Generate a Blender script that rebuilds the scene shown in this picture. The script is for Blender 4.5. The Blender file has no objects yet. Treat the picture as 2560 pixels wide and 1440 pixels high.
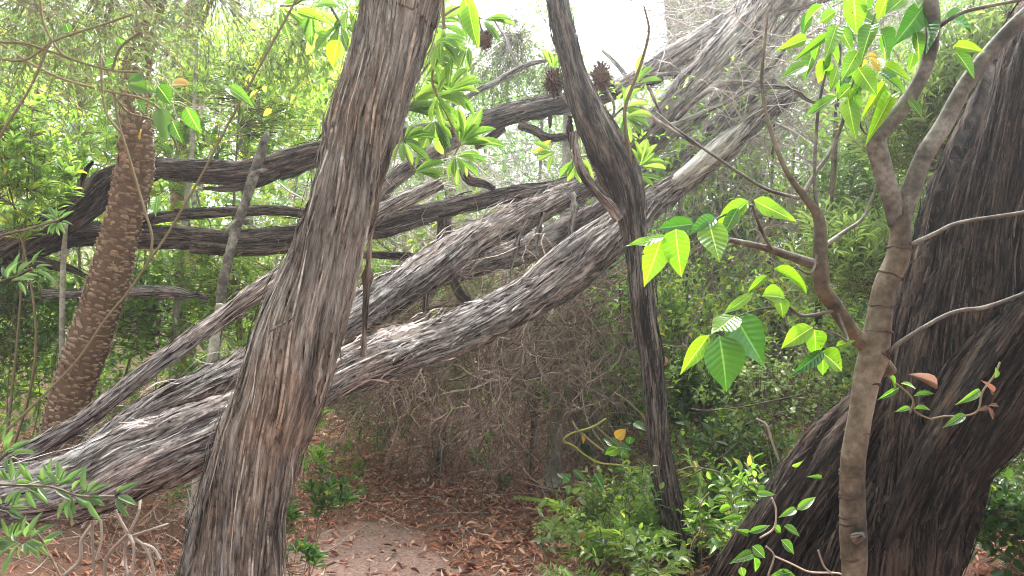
import bpy, math
import numpy as np
from mathutils import Vector, Matrix

rng = np.random.default_rng(11)
sc = bpy.context.scene
COL = sc.collection
R = math.radians

# ------------------------------------------------------------------ camera
F = 1971.0            # focal length in pixels of the 2560 px wide photograph
CZ = 1.5              # eye height
cam_d = bpy.data.cameras.new('camera')
cam_d.sensor_width = 36.0
cam_d.lens = 36.0 * F / 2560.0
cam_d.clip_start = 0.05
cam_d.clip_end = 500.0
cam = bpy.data.objects.new('camera', cam_d)
COL.objects.link(cam)
cam.location = (0, 0, CZ)
cam.rotation_euler = (R(90), 0, 0)
sc.camera = cam

# ------------------------------------------------------------------ sky and sun
SUN_EL, SUN_AZ = 58.0, 12.0        # azimuth clockwise from +Y (straight ahead)
world = bpy.data.worlds.new('World')
sc.world = world
world.use_nodes = True
wn, wl = world.node_tree.nodes, world.node_tree.links
wn.clear()
w_out = wn.new('ShaderNodeOutputWorld')
w_bg = wn.new('ShaderNodeBackground')
w_hs = wn.new('ShaderNodeHueSaturation')
w_sky = wn.new('ShaderNodeTexSky')
w_sky.sky_type = 'NISHITA'
w_sky.sun_disc = False
w_sky.sun_elevation = R(SUN_EL)
w_sky.sun_rotation = R(SUN_AZ)
w_sky.air_density = 1.0
w_sky.dust_density = 6.0
w_sky.ozone_density = 1.0
w_hs.inputs['Saturation'].default_value = 0.42     # overcast: the blue is veiled by cloud
w_bg.inputs['Strength'].default_value = 0.15
wl.new(w_sky.outputs['Color'], w_hs.inputs['Color'])
wl.new(w_hs.outputs['Color'], w_bg.inputs['Color'])
wl.new(w_bg.outputs['Background'], w_out.inputs['Surface'])

sun_d = bpy.data.lights.new('sun', 'SUN')
sun_d.energy = 1.5
sun_d.angle = R(25)
sun_d.color = (1.0, 0.985, 0.96)
sun = bpy.data.objects.new('sun', sun_d)
COL.objects.link(sun)
_el, _az = R(SUN_EL), R(SUN_AZ)
_sd = Vector((math.sin(_az) * math.cos(_el), math.cos(_az) * math.cos(_el), math.sin(_el)))
sun.rotation_euler = _sd.to_track_quat('Z', 'Y').to_euler()
sun.location = (0, 0, 20)

sc.view_settings.view_transform = 'Standard'
sc.view_settings.look = 'None'
sc.view_settings.exposure = 2.6
sc.view_settings.gamma = 1.0
sc.render.engine = 'CYCLES'
cy = sc.cycles
cy.max_bounces = 8
cy.diffuse_bounces = 4
cy.glossy_bounces = 3
cy.transmission_bounces = 4
cy.transparent_max_bounces = 8
cy.sample_clamp_indirect = 6.0
cy.use_denoising = True
cy.filter_width = 1.0

# ------------------------------------------------------------------ small maths
def P(px, py, d):
    """A point seen at pixel (px, py) of the photograph, d metres ahead."""
    return np.array([(px - 1280.0) / F * d, d, CZ - (py - 720.0) / F * d])

def nrm(v):
    v = np.asarray(v, float)
    return v / np.maximum(np.linalg.norm(v, axis=-1, keepdims=True), 1e-9)

def sstep(a, b, x):
    t = np.clip((x - a) / (b - a), 0, 1)
    return t * t * (3 - 2 * t)

def _h(ix, iy, iz, seed):
    n = (ix * 374761393 + iy * 668265263 + iz * 1274126177 + seed * 2246822519) & 0xFFFFFFFF
    n = ((n ^ (n >> 13)) * 1103515245) & 0xFFFFFFFF
    n = ((n ^ (n >> 16)) * 2654435761) & 0xFFFFFFFF
    return ((n ^ (n >> 15)) & 0xFFFFFF).astype(np.float64) / 0xFFFFFF

def vnoise(x, y, z, seed=0):
    x, y, z = np.broadcast_arrays(np.asarray(x, float), np.asarray(y, float), np.asarray(z, float))
    fx, fy, fz = np.floor(x), np.floor(y), np.floor(z)
    ix, iy, iz = fx.astype(np.int64) & 0xFFFF, fy.astype(np.int64) & 0xFFFF, fz.astype(np.int64) & 0xFFFF
    tx, ty, tz = x - fx, y - fy, z - fz
    tx, ty, tz = tx * tx * (3 - 2 * tx), ty * ty * (3 - 2 * ty), tz * tz * (3 - 2 * tz)
    out = 0
    for dx in (0, 1):
        for dy in (0, 1):
            for dz in (0, 1):
                w = (tx if dx else 1 - tx) * (ty if dy else 1 - ty) * (tz if dz else 1 - tz)
                out = out + w * _h(ix + dx, iy + dy, iz + dz, seed)
    return out

def ground_z(x, y):
    x = np.asarray(x, float); y = np.asarray(y, float)
    pc = path_x(y)
    z = 0.42 * sstep(0.75, 2.6, x - pc - 0.6) + 0.42 * sstep(0.9, 2.9, pc - x)
    z = z + 0.06 * (vnoise(x * .9, y * .9, 0, 3) - .5) + 0.025 * (vnoise(x * 4, y * 4, 0, 4) - .5)
    far = sstep(9, 45, np.hypot(x, y))
    return z + far * (2.5 + 3.0 * vnoise(x * .05, y * .05, 1, 5))

def path_x(y):
    y = np.asarray(y, float)
    return -0.62 - 0.055 * np.clip(y, -5, 12) + 0.1 * np.sin(y * .7)

# ------------------------------------------------------------------ mesh building
def mesh_from(name, V, faces, attrs=None, smooth=True, mat=None):
    V = np.ascontiguousarray(V, dtype=np.float32)
    faces = [np.asarray(f, np.int32) for f in faces if len(f)]
    me = bpy.data.meshes.new(name)
    me.vertices.add(len(V))
    me.vertices.foreach_set('co', V.ravel())
    loops = np.concatenate([f.ravel() for f in faces])
    sizes = np.concatenate([np.full(len(f), f.shape[1], np.int32) for f in faces])
    starts = np.concatenate([[0], np.cumsum(sizes)[:-1]]).astype(np.int32)
    me.loops.add(len(loops))
    me.loops.foreach_set('vertex_index', loops)
    me.polygons.add(len(sizes))
    me.polygons.foreach_set('loop_start', starts)
    if smooth:
        me.polygons.foreach_set('use_smooth', np.ones(len(sizes), bool))
    for k, a in (attrs or {}).items():
        a = np.ascontiguousarray(a, dtype=np.float32)
        if a.ndim == 2:
            me.attributes.new(k, 'FLOAT_VECTOR', 'POINT').data.foreach_set('vector', a.ravel())
        else:
            me.attributes.new(k, 'FLOAT', 'POINT').data.foreach_set('value', a)
    me.update(calc_edges=True)
    if mat is not None:
        me.materials.append(mat)
    return me

def base_of(o):
    """World offset of a part's parent chain (things are Empties without rotation)."""
    b = np.zeros(3)
    while o is not None:
        b += np.array(o.location)
        o = o.parent
    return b

def link(name, me, parent=None, kind=None, label=None, category=None, group=None):
    o = bpy.data.objects.new(name, me)
    COL.objects.link(o)
    if parent is not None:
        o.parent = parent
    for k, v in (('kind', kind), ('label', label), ('category', category), ('group', group)):
        if v:
            o[k] = v
    return o

def part(name, parent, V, faces, mat, attrs=None, kind=None, label=None, smooth=True):
    me = mesh_from(name, np.asarray(V) - base_of(parent), faces, attrs, smooth, mat)
    return link(name, me, parent, kind=kind, label=label)

def thing(name, label, category, base, group=None):
    o = bpy.data.objects.new(name, None)
    COL.objects.link(o)
    o.location = tuple(float(v) for v in base)
    o.empty_display_size = 0.1
    o['label'] = label
    o['category'] = category
    if group:
        o['group'] = group
    return o

class Geo:
    """Collects pieces of one mesh."""
    def __init__(s):
        s.V, s.f3, s.f4, s.at, s.n = [], [], [], {}, 0
    def add(s, V, faces, attrs):
        for f in faces:
            f = np.asarray(f, np.int64)
            if len(f):
                (s.f3 if f.shape[1] == 3 else s.f4).append(f + s.n)
        s.V.append(V); s.n += len(V)
        for k, a in attrs.items():
            s.at.setdefault(k, []).append(a)
    def out(s):
        fs = []
        if s.f3: fs.append(np.concatenate(s.f3))
        if s.f4: fs.append(np.concatenate(s.f4))
        return np.concatenate(s.V), fs, {k: np.concatenate(a) for k, a in s.at.items()}

# ------------------------------------------------------------------ tubes (trunks, logs, limbs)
def spline(ctrl, n):
    c = np.asarray(ctrl, float)
    c = np.vstack([2 * c[0] - c[1], c, 2 * c[-1] - c[-2]])
    out = []
    for i in range(1, len(c) - 2):
        p0, p1, p2, p3 = c[i - 1], c[i], c[i + 1], c[i + 2]
        t = np.linspace(0, 1, 24, endpoint=False)[:, None]
        out.append(.5 * (2 * p1 + (p2 - p0) * t + (2 * p0 - 5 * p1 + 4 * p2 - p3) * t ** 2 + (3 * p1 - p0 - 3 * p2 + p3) * t ** 3))
    out.append(c[-2][None])
    q = np.vstack(out)
    s = np.concatenate([[0], np.cumsum(np.linalg.norm(np.diff(q[:, :3], axis=0), axis=1))])
    si = np.linspace(0, s[-1], n)
    r = np.stack([np.interp(si, s, q[:, k]) for k in range(4)], 1)
    return r[:, :3], np.maximum(r[:, 3], .0008), si

def frames(pts):
    T = nrm(np.gradient(pts, axis=0))
    A = np.empty_like(T)
    a = np.array([0.0, -1.0, 0.0])
    if abs(np.dot(a, T[0])) > .95:
        a = np.array([1.0, 0, 0])
    for i in range(len(T)):
        a = a - T[i] * np.dot(a, T[i])
        a = a / np.linalg.norm(a)
        A[i] = a
    return T, A, np.cross(T, A)

def px_path(pts):
    """(px, py, depth, width in px) -> control points with radius in metres."""
    return [tuple(P(x, y, d)) + (w / 2.0 / F * d,) for x, y, d, w in pts]

class Tube:
    def __init__(s, ctrl, n=60, m=12, twist=0.0, amp=0.0, lobes=0.0, seed=0, f1=26, f2=70, cap=True, knots=0.0):
        s.twist = twist
        s.pts, s.rad, s.s = spline(ctrl, n)
        s.T, s.A, s.B = frames(s.pts)
        s.n, s.m = n, m
        th = np.linspace(0, 2 * np.pi, m, endpoint=False)
        TH, S = np.meshgrid(th, s.s)
        RR = np.repeat(s.rad[:, None], m, 1)
        tw = TH + twist * S
        rm = float(np.mean(s.rad))
        cx, cy_ = np.cos(tw) * rm, np.sin(tw) * rm
        D = np.zeros_like(TH)
        if lobes:
            q = 1.1 / rm
            D += lobes * RR * (vnoise(cx * q + 7, cy_ * q, S * 1.3, seed) - .5) * 2
            D += .5 * lobes * RR * (vnoise(cx * q * 2.3, cy_ * q * 2.3 + 5, S * 2.6, seed + 1) - .5) * 2
        if amp:
            wq = .6 / rm
            wob = (vnoise(cx * wq + 3, cy_ * wq, S * 3.1, seed + 6) - .5) * .030
            wob2 = (vnoise(cx * 22, cy_ * 22, S * 9.0, seed + 7) - .5) * .012
            bx, by = cx + wob + wob2, cy_ + wob - wob2
            def bn(f, k, sd):       # lattice turned away from the stem so that no rings show
                x, y, z = bx * f, by * f, S * k
                return vnoise(.6 * x - .64 * y + .48 * z + 31, .8 * x + .48 * y - .36 * z + 17, .6 * y + .8 * z + 5, sd)
            n1, n2, n3 = bn(f1, 2.6, seed + 2), bn(f2, 10.0, seed + 3), bn(f2 * 1.7, 24.0, seed + 4)
            cover = .45 + .9 * bn(5.0, 2.2, seed + 8)
            D += amp * (np.sqrt(np.abs(2 * n1 - 1)) - .62) * 1.7 * cover
            D += .8 * amp * (np.sqrt(np.abs(2 * n2 - 1)) - .62) * cover
            D += .5 * amp * (n3 - .5)
        if knots:
            D += knots * RR * np.maximum(0, vnoise(cx * 5, cy_ * 5, S * 5, seed + 9) - .62) * 2
        s.R = np.maximum(RR + D, RR * .35)
        s.V = (s.pts[:, None] + s.R[..., None] * (np.cos(TH)[..., None] * s.A[:, None] + np.sin(TH)[..., None] * s.B[:, None])).reshape(-1, 3)
        bark = np.stack([cx, cy_, S], -1).reshape(-1, 3)
        i = np.arange(n - 1)[:, None]; j = np.arange(m)[None]
        a = i * m + j; b = i * m + (j + 1) % m
        s.F = [np.stack([a, b, b + m, a + m], -1).reshape(-1, 4)]
        if cap:
            V2 = [s.V]
            tri = []
            for e, row in ((0, 0), (1, n - 1)):
                c = len(s.V) + e
                V2.append(s.pts[row][None] - s.T[row] * (1 if e == 0 else -1) * s.rad[row] * .25)
                jj = np.arange(m)
                q0, q1 = row * m + jj, row * m + (jj + 1) % m
                tri.append(np.stack([np.full(m, c), q1, q0] if e == 0 else [np.full(m, c), q0, q1], -1))
            s.V = np.vstack(V2)
            bark = np.vstack([bark, [[0, 0, s.s[0]]], [[0, 0, s.s[-1]]]])
            s.F.append(np.concatenate(tri))
        s.attrs = {'bark': bark + seed * 3.7, 'rnd': np.full(len(s.V), .5)}
        s.bark_off = seed * 3.7
        s.rm = rm
    def at(s, sv, th):
        """Surface point, outward normal, tangent for arrays of arc length and angle."""
        f = np.clip(sv / s.s[-1] * (s.n - 1), 0, s.n - 1.001)
        i = f.astype(int); t = (f - i)[..., None]
        L = lambda a: a[i] * (1 - t) + a[i + 1] * t
        p, A, B, T = L(s.pts), nrm(L(s.A)), nrm(L(s.B)), nrm(L(s.T))
        j = np.round(th / (2 * np.pi) * s.m).astype(int) % s.m
        r = s.R[i, j] * (1 - t[..., 0]) + s.R[i + 1, j] * t[..., 0]
        N = np.cos(th)[..., None] * A + np.sin(th)[..., None] * B
        return p + N * r[..., None], N, T
    def strips(s, n, L=(.08, .35), W=(.004, .012), lift=.012, seed=1, curl=1.0, K=6):
        """Loose fibrous bark strips that lie along the grain and peel at their ends."""
        g = np.random.default_rng(seed)
        Ls = g.uniform(*L, n) * (.5 + g.random(n)); Ws = g.uniform(*W, n)
        s0 = g.uniform(0, s.s[-1], n); th0 = g.uniform(0, 2 * np.pi, n)
        t = np.linspace(0, 1, K)
        sv = s0[:, None] + t * Ls[:, None]
        sv = np.minimum(sv, s.s[-1])
        th = th0[:, None] - s.twist * (sv - s0[:, None]) + g.normal(0, .05, (n, 1)) * t
        p, N, T = s.at(sv, th)
        up = g.uniform(0, 1, (n, 1)) ** 3 * lift * 2
        dn = g.uniform(0, 1, (n, 1)) ** 3 * lift * 2
        h = .002 + up * t ** 3 * curl + dn * (1 - t) ** 3 * curl + g.uniform(0, .004, (n, 1))
        h = np.where(g.random((n, 1)) < .1, h + lift * 1.2 * np.sin(np.pi * t), h)
        B = np.cross(T, N)
        w = Ws[:, None] * (.25 + .75 * np.sin(np.pi * np.clip(t * .9 + .05, 0, 1))) * .5
        c = p + N * h[..., None]
        tilt = g.normal(0, .35, (n, 1, 1))
        e = B * w[..., None] + N * w[..., None] * tilt
        V = np.stack([c - e, c + e], 2).reshape(-1, 3)
        k = np.arange(n)[:, None] * (2 * K) + 2 * np.arange(K - 1)[None]
        Fq = np.stack([k, k + 1, k + 3, k + 2], -1).reshape(-1, 4)
        tw = th + s.twist * sv
        bk = np.stack([np.cos(tw) * s.rm, np.sin(tw) * s.rm, sv], -1) + g.uniform(0, 5, (n, 1, 3)) * .02
        bk = np.repeat(bk, 2, 1).reshape(-1, 3) + s.bark_off
        rn = np.repeat(g.random(n), 2 * K)
        return V, [Fq], {'bark': bk, 'rnd': rn}

def wander(start, d, L, K, jit, grav, g, curve=0.0):
    """Random crooked paths: (N, K, 3)."""
    n = len(start)
    out = np.empty((n, K, 3)); out[:, 0] = start
    d = nrm(d); st = (np.asarray(L) / (K - 1))[:, None]
    cv = nrm(g.normal(size=(n, 3))) * curve
    for k in range(1, K):
        d = nrm(d + g.normal(0, jit, (n, 3)) + cv + np.array([0, 0, -grav]))
        out[:, k] = out[:, k - 1] + d * st
    return out

def twig_mesh(paths, r0, r1, sides=3, rnd=None, g=rng):
    n, K, _ = paths.shape
    T = nrm(np.gradient(paths, axis=1))
    h = nrm(g.normal(size=(n, 1, 3)))
    A = nrm(np.cross(T, h)); B = np.cross(T, A)
    r = np.asarray(r0)[:, None] * np.linspace(1, 0, K) + np.asarray(r1)[:, None] * np.linspace(0, 1, K)
    th = np.arange(sides) * 2 * np.pi / sides
    V = paths[:, :, None] + r[:, :, None, None] * (np.cos(th)[:, None] * A[:, :, None] + np.sin(th)[:, None] * B[:, :, None])
    i = np.arange(n)[:, None, None] * K * sides; k = np.arange(K - 1)[None, :, None] * sides; j = np.arange(sides)[None, None]
    a = i + k + j; b = i + k + (j + 1) % sides
    Fq = np.stack([a, b, b + sides, a + sides], -1).reshape(-1, 4)
    if rnd is None:
        rnd = g.random(n)
    s = np.linspace(0, 1, K)
    return V.reshape(-1, 3), [Fq], {'rnd': np.repeat(rnd, K * sides)}

def branch_off(paths, c, L, K, jit, grav, g, spread=1.0, t0=.15):
    """Children growing from random places on paths."""
    n, K0, _ = paths.shape
    idx = np.repeat(np.arange(n), c)
    t = g.uniform(t0, 1, len(idx)) * (K0 - 1.001)
    i = t.astype(int); f = (t - i)[:, None]
    st = paths[idx, i] * (1 - f) + paths[idx, i + 1] * f
    d = nrm(paths[idx, i + 1] - paths[idx, i]) + spread * nrm(g.normal(size=(len(idx), 3)))
    return wander(st, d, g.uniform(*L, len(idx)), K, jit, grav, g)

# ------------------------------------------------------------------ leaves
def leaf_tmpl(shape='ovate', n=5, half=1, fold=.18, curl=.18, serr=0.0, und=0.0):
    t = np.linspace(0, 1, n + 1)
    prof = {'ovate': lambda t: np.sin(np.pi * t ** .72) ** .85,
            'lance': lambda t: np.sin(np.pi * t ** .9) ** .9,
            'obov': lambda t: np.sin(np.pi * t ** 1.5) ** .75,
            'tip': lambda t: np.where(t < .82, np.sin(np.pi * np.clip(t / .92, 0, 1) ** .75) ** .8, np.clip(1 - t, 0, 1) * 1.9),
            'round': lambda t: np.sqrt(np.clip(1 - (2 * t - 1) ** 2, 0, 1))}[shape]
    u = np.linspace(-1, 1, 2 * half + 1)
    V, L = [[0, 0, 0]], [[0, 0, 0]]
    for k in range(1, n):
        w = float(prof(np.array(t[k]))) * .5
        ww = w * (1 + (serr if k % 2 else -serr))
        for q in u:
            z = fold * abs(q) * w * 1.2 - curl * t[k] ** 2 + und * math.sin(9 * t[k] + (2 if q > 0 else 0)) * abs(q)
            V.append([q * ww, t[k], z]); L.append([q, t[k], 0])
    V.append([0, 1, -curl]); L.append([0, 1, 0])
    c = 2 * half + 1
    f3, f4 = [], []
    for q in range(c - 1):
        f3.append([0, 1 + q + 1, 1 + q])
        o = 1 + (n - 2) * c
        f3.append([o + q, o + q + 1, len(V) - 1])
        for k in range(n - 2):
            o = 1 + k * c + q
            f4.append([o, o + 1, o + c + 1, o + c])
    return np.array(V, float), [np.array(f3), np.array(f4).reshape(-1, 4)], np.array(L, float)

# two-triangle and four-triangle leaves for masses
T2 = (np.array([[0, 0, 0], [.5, .45, .08], [0, 1, -.05], [-.5, .45, .08]]), [np.array([[0, 1, 2], [0, 2, 3]])])
T4 = (np.array([[0, 0, 0], [.5, .42, .1], [0, .5, -.04], [-.5, .42, .1], [0, 1, -.2]]), [np.array([[0, 1, 2], [0, 2, 3], [1, 4, 2], [2, 4, 3]])])

def scatter(tm, pos, d, nh, L, W, rnd):
    V0, F0 = tm[0], tm[1]
    y = nrm(d); x = nrm(np.cross(y, nh)); z = np.cross(x, y)
    n, v = len(pos), len(V0)
    L = np.asarray(L)[:, None, None]; W = np.asarray(W)[:, None, None]
    V = pos[:, None] + x[:, None] * V0[None, :, 0:1] * W + y[:, None] * V0[None, :, 1:2] * L + z[:, None] * V0[None, :, 2:3] * L
    off = np.arange(n)[:, None, None] * v
    Fs = [(np.asarray(f)[None] + off).reshape(-1, f.shape[1]) for f in F0 if len(f)]
    return V.reshape(-1, 3), Fs, {'rnd': np.repeat(rnd, v)}

def spray(tips, dirs, k, tl, g, alpha=1.0, L=(.05, .08), wr=.45, up=.9, whorl=False):
    """k leaves round the end of each twig. Returns pos, dir, normal hint, L, W, twig index."""
    n = len(tips)
    dirs = nrm(dirs)
    h = nrm(np.cross(dirs, g.normal(size=(n, 3)))); b = np.cross(dirs, h)
    ph = (np.arange(k)[None] * 2.4 + g.uniform(0, 6.28, (n, 1)))
    tt = np.linspace(0, 1, k)[None] + g.normal(0, .04, (n, k))
    if whorl:
        tt = tt * .35 + .65
    pos = tips[:, None] + dirs[:, None] * (tt * tl)[..., None]
    rad = np.cos(ph)[..., None] * h[:, None] + np.sin(ph)[..., None] * b[:, None]
    al = alpha * (1.15 - .6 * tt) + g.normal(0, .12, (n, k))
    d = dirs[:, None] * np.cos(al)[..., None] + rad * np.sin(al)[..., None]
    d = d + np.array([0, 0, -.12]) + g.normal(0, .1, d.shape)
    nh = dirs[:, None] * .5 + np.array([0, 0, up]) + g.normal(0, .35, d.shape) - rad * .2
    LL = g.uniform(*L, (n, k)) * (1.05 - .35 * np.abs(tt - .45))
    idx = np.repeat(np.arange(n), k)
    return pos.reshape(-1, 3), d.reshape(-1, 3), nh.reshape(-1, 3), LL.ravel(), LL.ravel() * wr * g.uniform(.8, 1.2, n * k), idx

def leaf_part(parent, me, b, tip, w, nh=(0, -1, .5), name='leaf'):
    b = np.asarray(b, float); y = np.asarray(tip, float) - b
    L = np.linalg.norm(y); y = y / L
    x = nrm(np.cross(y, np.asarray(nh, float))); z = np.cross(x, y)
    o = link(name, me, parent)
    q = b - base_of(parent)
    o.matrix_local = Matrix(((x[0] * w, y[0] * L, z[0] * L, q[0]), (x[1] * w, y[1] * L, z[1] * L, q[1]), (x[2] * w, y[2] * L, z[2] * L, q[2]), (0, 0, 0, 1)))
    return o
# ------------------------------------------------------------------ materials
def new_mat(name):
    m = bpy.data.materials.new(name)
    m.use_nodes = True
    nt = m.node_tree
    nt.nodes.clear()
    return m, nt.nodes, nt.links

def N(nodes, t, **kw):
    n = nodes.new(t)
    for k, v in kw.items():
        if k in n.inputs:
            n.inputs[k].default_value = v
        else:
            setattr(n, k, v)
    return n

def ramp(nodes, stops, interp='LINEAR'):
    r = nodes.new('ShaderNodeValToRGB')
    r.color_ramp.interpolation = interp
    el = r.color_ramp.elements
    while len(el) < len(stops):
        el.new(.5)
    for e, (p, c) in zip(el, stops):
        e.position = p
        e.color = (c[0], c[1], c[2], 1)
    return r

def attr(nodes, name):
    a = nodes.new('ShaderNodeAttribute')
    a.attribute_name = name
    return a

def bark_mat(name, dark, mid, light, warm, fib=55, rough=.9, spec=.12, bump=.8, warm_amt=.6, stretch=.09, soft=0.0):
    """Stringy bark: long plates, long cracks and fine fibres, laid along the grain."""
    m, n, l = new_mat(name)
    out = N(n, 'ShaderNodeOutputMaterial'); p = N(n, 'ShaderNodeBsdfPrincipled')
    a = attr(n, 'bark')
    def grain(scale, st, det, rou):
        mp = N(n, 'ShaderNodeMapping'); mp.inputs['Scale'].default_value = (1, 1, st)
        l.new(a.outputs['Vector'], mp.inputs['Vector'])
        nz = N(n, 'ShaderNodeTexNoise', Scale=scale, Detail=det, Roughness=rou, Distortion=.7)
        l.new(mp.outputs['Vector'], nz.inputs['Vector'])
        return nz.outputs['Fac']
    plates = grain(fib * .5, stretch * 1.5, 6.0, .65)
    fine = grain(fib * 2.4, stretch, 4.0, .7)
    patch = grain(6.0, .35, 4.0, .6)
    mm = N(n, 'ShaderNodeMix'); mm.inputs[0].default_value = .5
    l.new(plates, mm.inputs[2]); l.new(fine, mm.inputs[3])
    r1 = ramp(n, [(.415 - soft, dark), (.478, mid), (.585 + soft, light)])
    l.new(mm.outputs[0], r1.inputs['Fac'])
    mr = N(n, 'ShaderNodeMapRange'); mr.inputs['From Min'].default_value = .42; mr.inputs['From Max'].default_value = .62
    mr.inputs['To Max'].default_value = warm_amt
    l.new(patch, mr.inputs['Value'])
    mx = N(n, 'ShaderNodeMix', data_type='RGBA', blend_type='MULTIPLY')
    l.new(mr.outputs['Result'], mx.inputs[0]); l.new(r1.outputs['Color'], mx.inputs[6])
    mx.inputs[7].default_value = (*warm, 1)
    patch2 = grain(9.0, .2, 5.0, .65)       # stained and fresh strips
    mp3 = N(n, 'ShaderNodeMapRange'); mp3.inputs['From Min'].default_value = .40; mp3.inputs['From Max'].default_value = .60
    mp3.inputs['To Min'].default_value = .5; mp3.inputs['To Max'].default_value = 1.15
    l.new(patch2, mp3.inputs['Value'])
    rn = attr(n, 'rnd')
    mr0 = N(n, 'ShaderNodeMapRange'); mr0.inputs['To Min'].default_value = .75; mr0.inputs['To Max'].default_value = 1.25
    l.new(rn.outputs['Fac'], mr0.inputs['Value'])
    mr2 = N(n, 'ShaderNodeMath', operation='MULTIPLY')
    l.new(mp3.outputs['Result'], mr2.inputs[0]); l.new(mr0.outputs['Result'], mr2.inputs[1])
    vm = N(n, 'ShaderNodeVectorMath', operation='SCALE')
    l.new(mx.outputs[2], vm.inputs[0]); l.new(mr2.outputs[0], vm.inputs['Scale'])
    l.new(vm.outputs['Vector'], p.inputs['Base Color'])
    p.inputs['Roughness'].default_value = rough
    p.inputs['Specular IOR Level'].default_value = spec
    bp = N(n, 'ShaderNodeBump', Strength=bump, Distance=.02)
    l.new(mm.outputs[0], bp.inputs['Height']); l.new(bp.outputs['Normal'], p.inputs['Normal'])
    l.new(p.outputs['BSDF'], out.inputs['Surface'])
    return m

def smooth_bark(name, c1, c2, c3, scale=14, bump=.25, rough=.7):
    """Smooth-barked stems: mottled lichen patches, in object space."""
    m, n, l = new_mat(name)
    out = N(n, 'ShaderNodeOutputMaterial'); p = N(n, 'ShaderNodeBsdfPrincipled')
    tc = N(n, 'ShaderNodeTexCoord')
    n1 = N(n, 'ShaderNodeTexNoise', Scale=scale, Detail=6.0, Roughness=.65)
    l.new(tc.outputs['Object'], n1.inputs['Vector'])
    r = ramp(n, [(.36, c1), (.5, c2), (.64, c3)])
    l.new(n1.outputs['Fac'], r.inputs['Fac'])
    n2 = N(n, 'ShaderNodeTexNoise', Scale=scale * 9, Detail=3.0)
    l.new(tc.outputs['Object'], n2.inputs['Vector'])
    mx = N(n, 'ShaderNodeMix', data_type='RGBA', blend_type='OVERLAY'); mx.inputs[0].default_value = .7
    l.new(r.outputs['Color'], mx.inputs[6]); l.new(n2.outputs['Fac'], mx.inputs[7])
    hs = N(n, 'ShaderNodeHueSaturation', Saturation=.8)
    l.new(mx.outputs[2], hs.inputs['Color']); l.new(hs.outputs['Color'], p.inputs['Base Color'])
    p.inputs['Roughness'].default_value = rough
    p.inputs['Specular IOR Level'].default_value = .3
    bp = N(n, 'ShaderNodeBump', Strength=bump, Distance=.006)
    l.new(n2.outputs['Fac'], bp.inputs['Height']); l.new(bp.outputs['Normal'], p.inputs['Normal'])
    l.new(p.outputs['BSDF'], out.inputs['Surface'])
    return m

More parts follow.
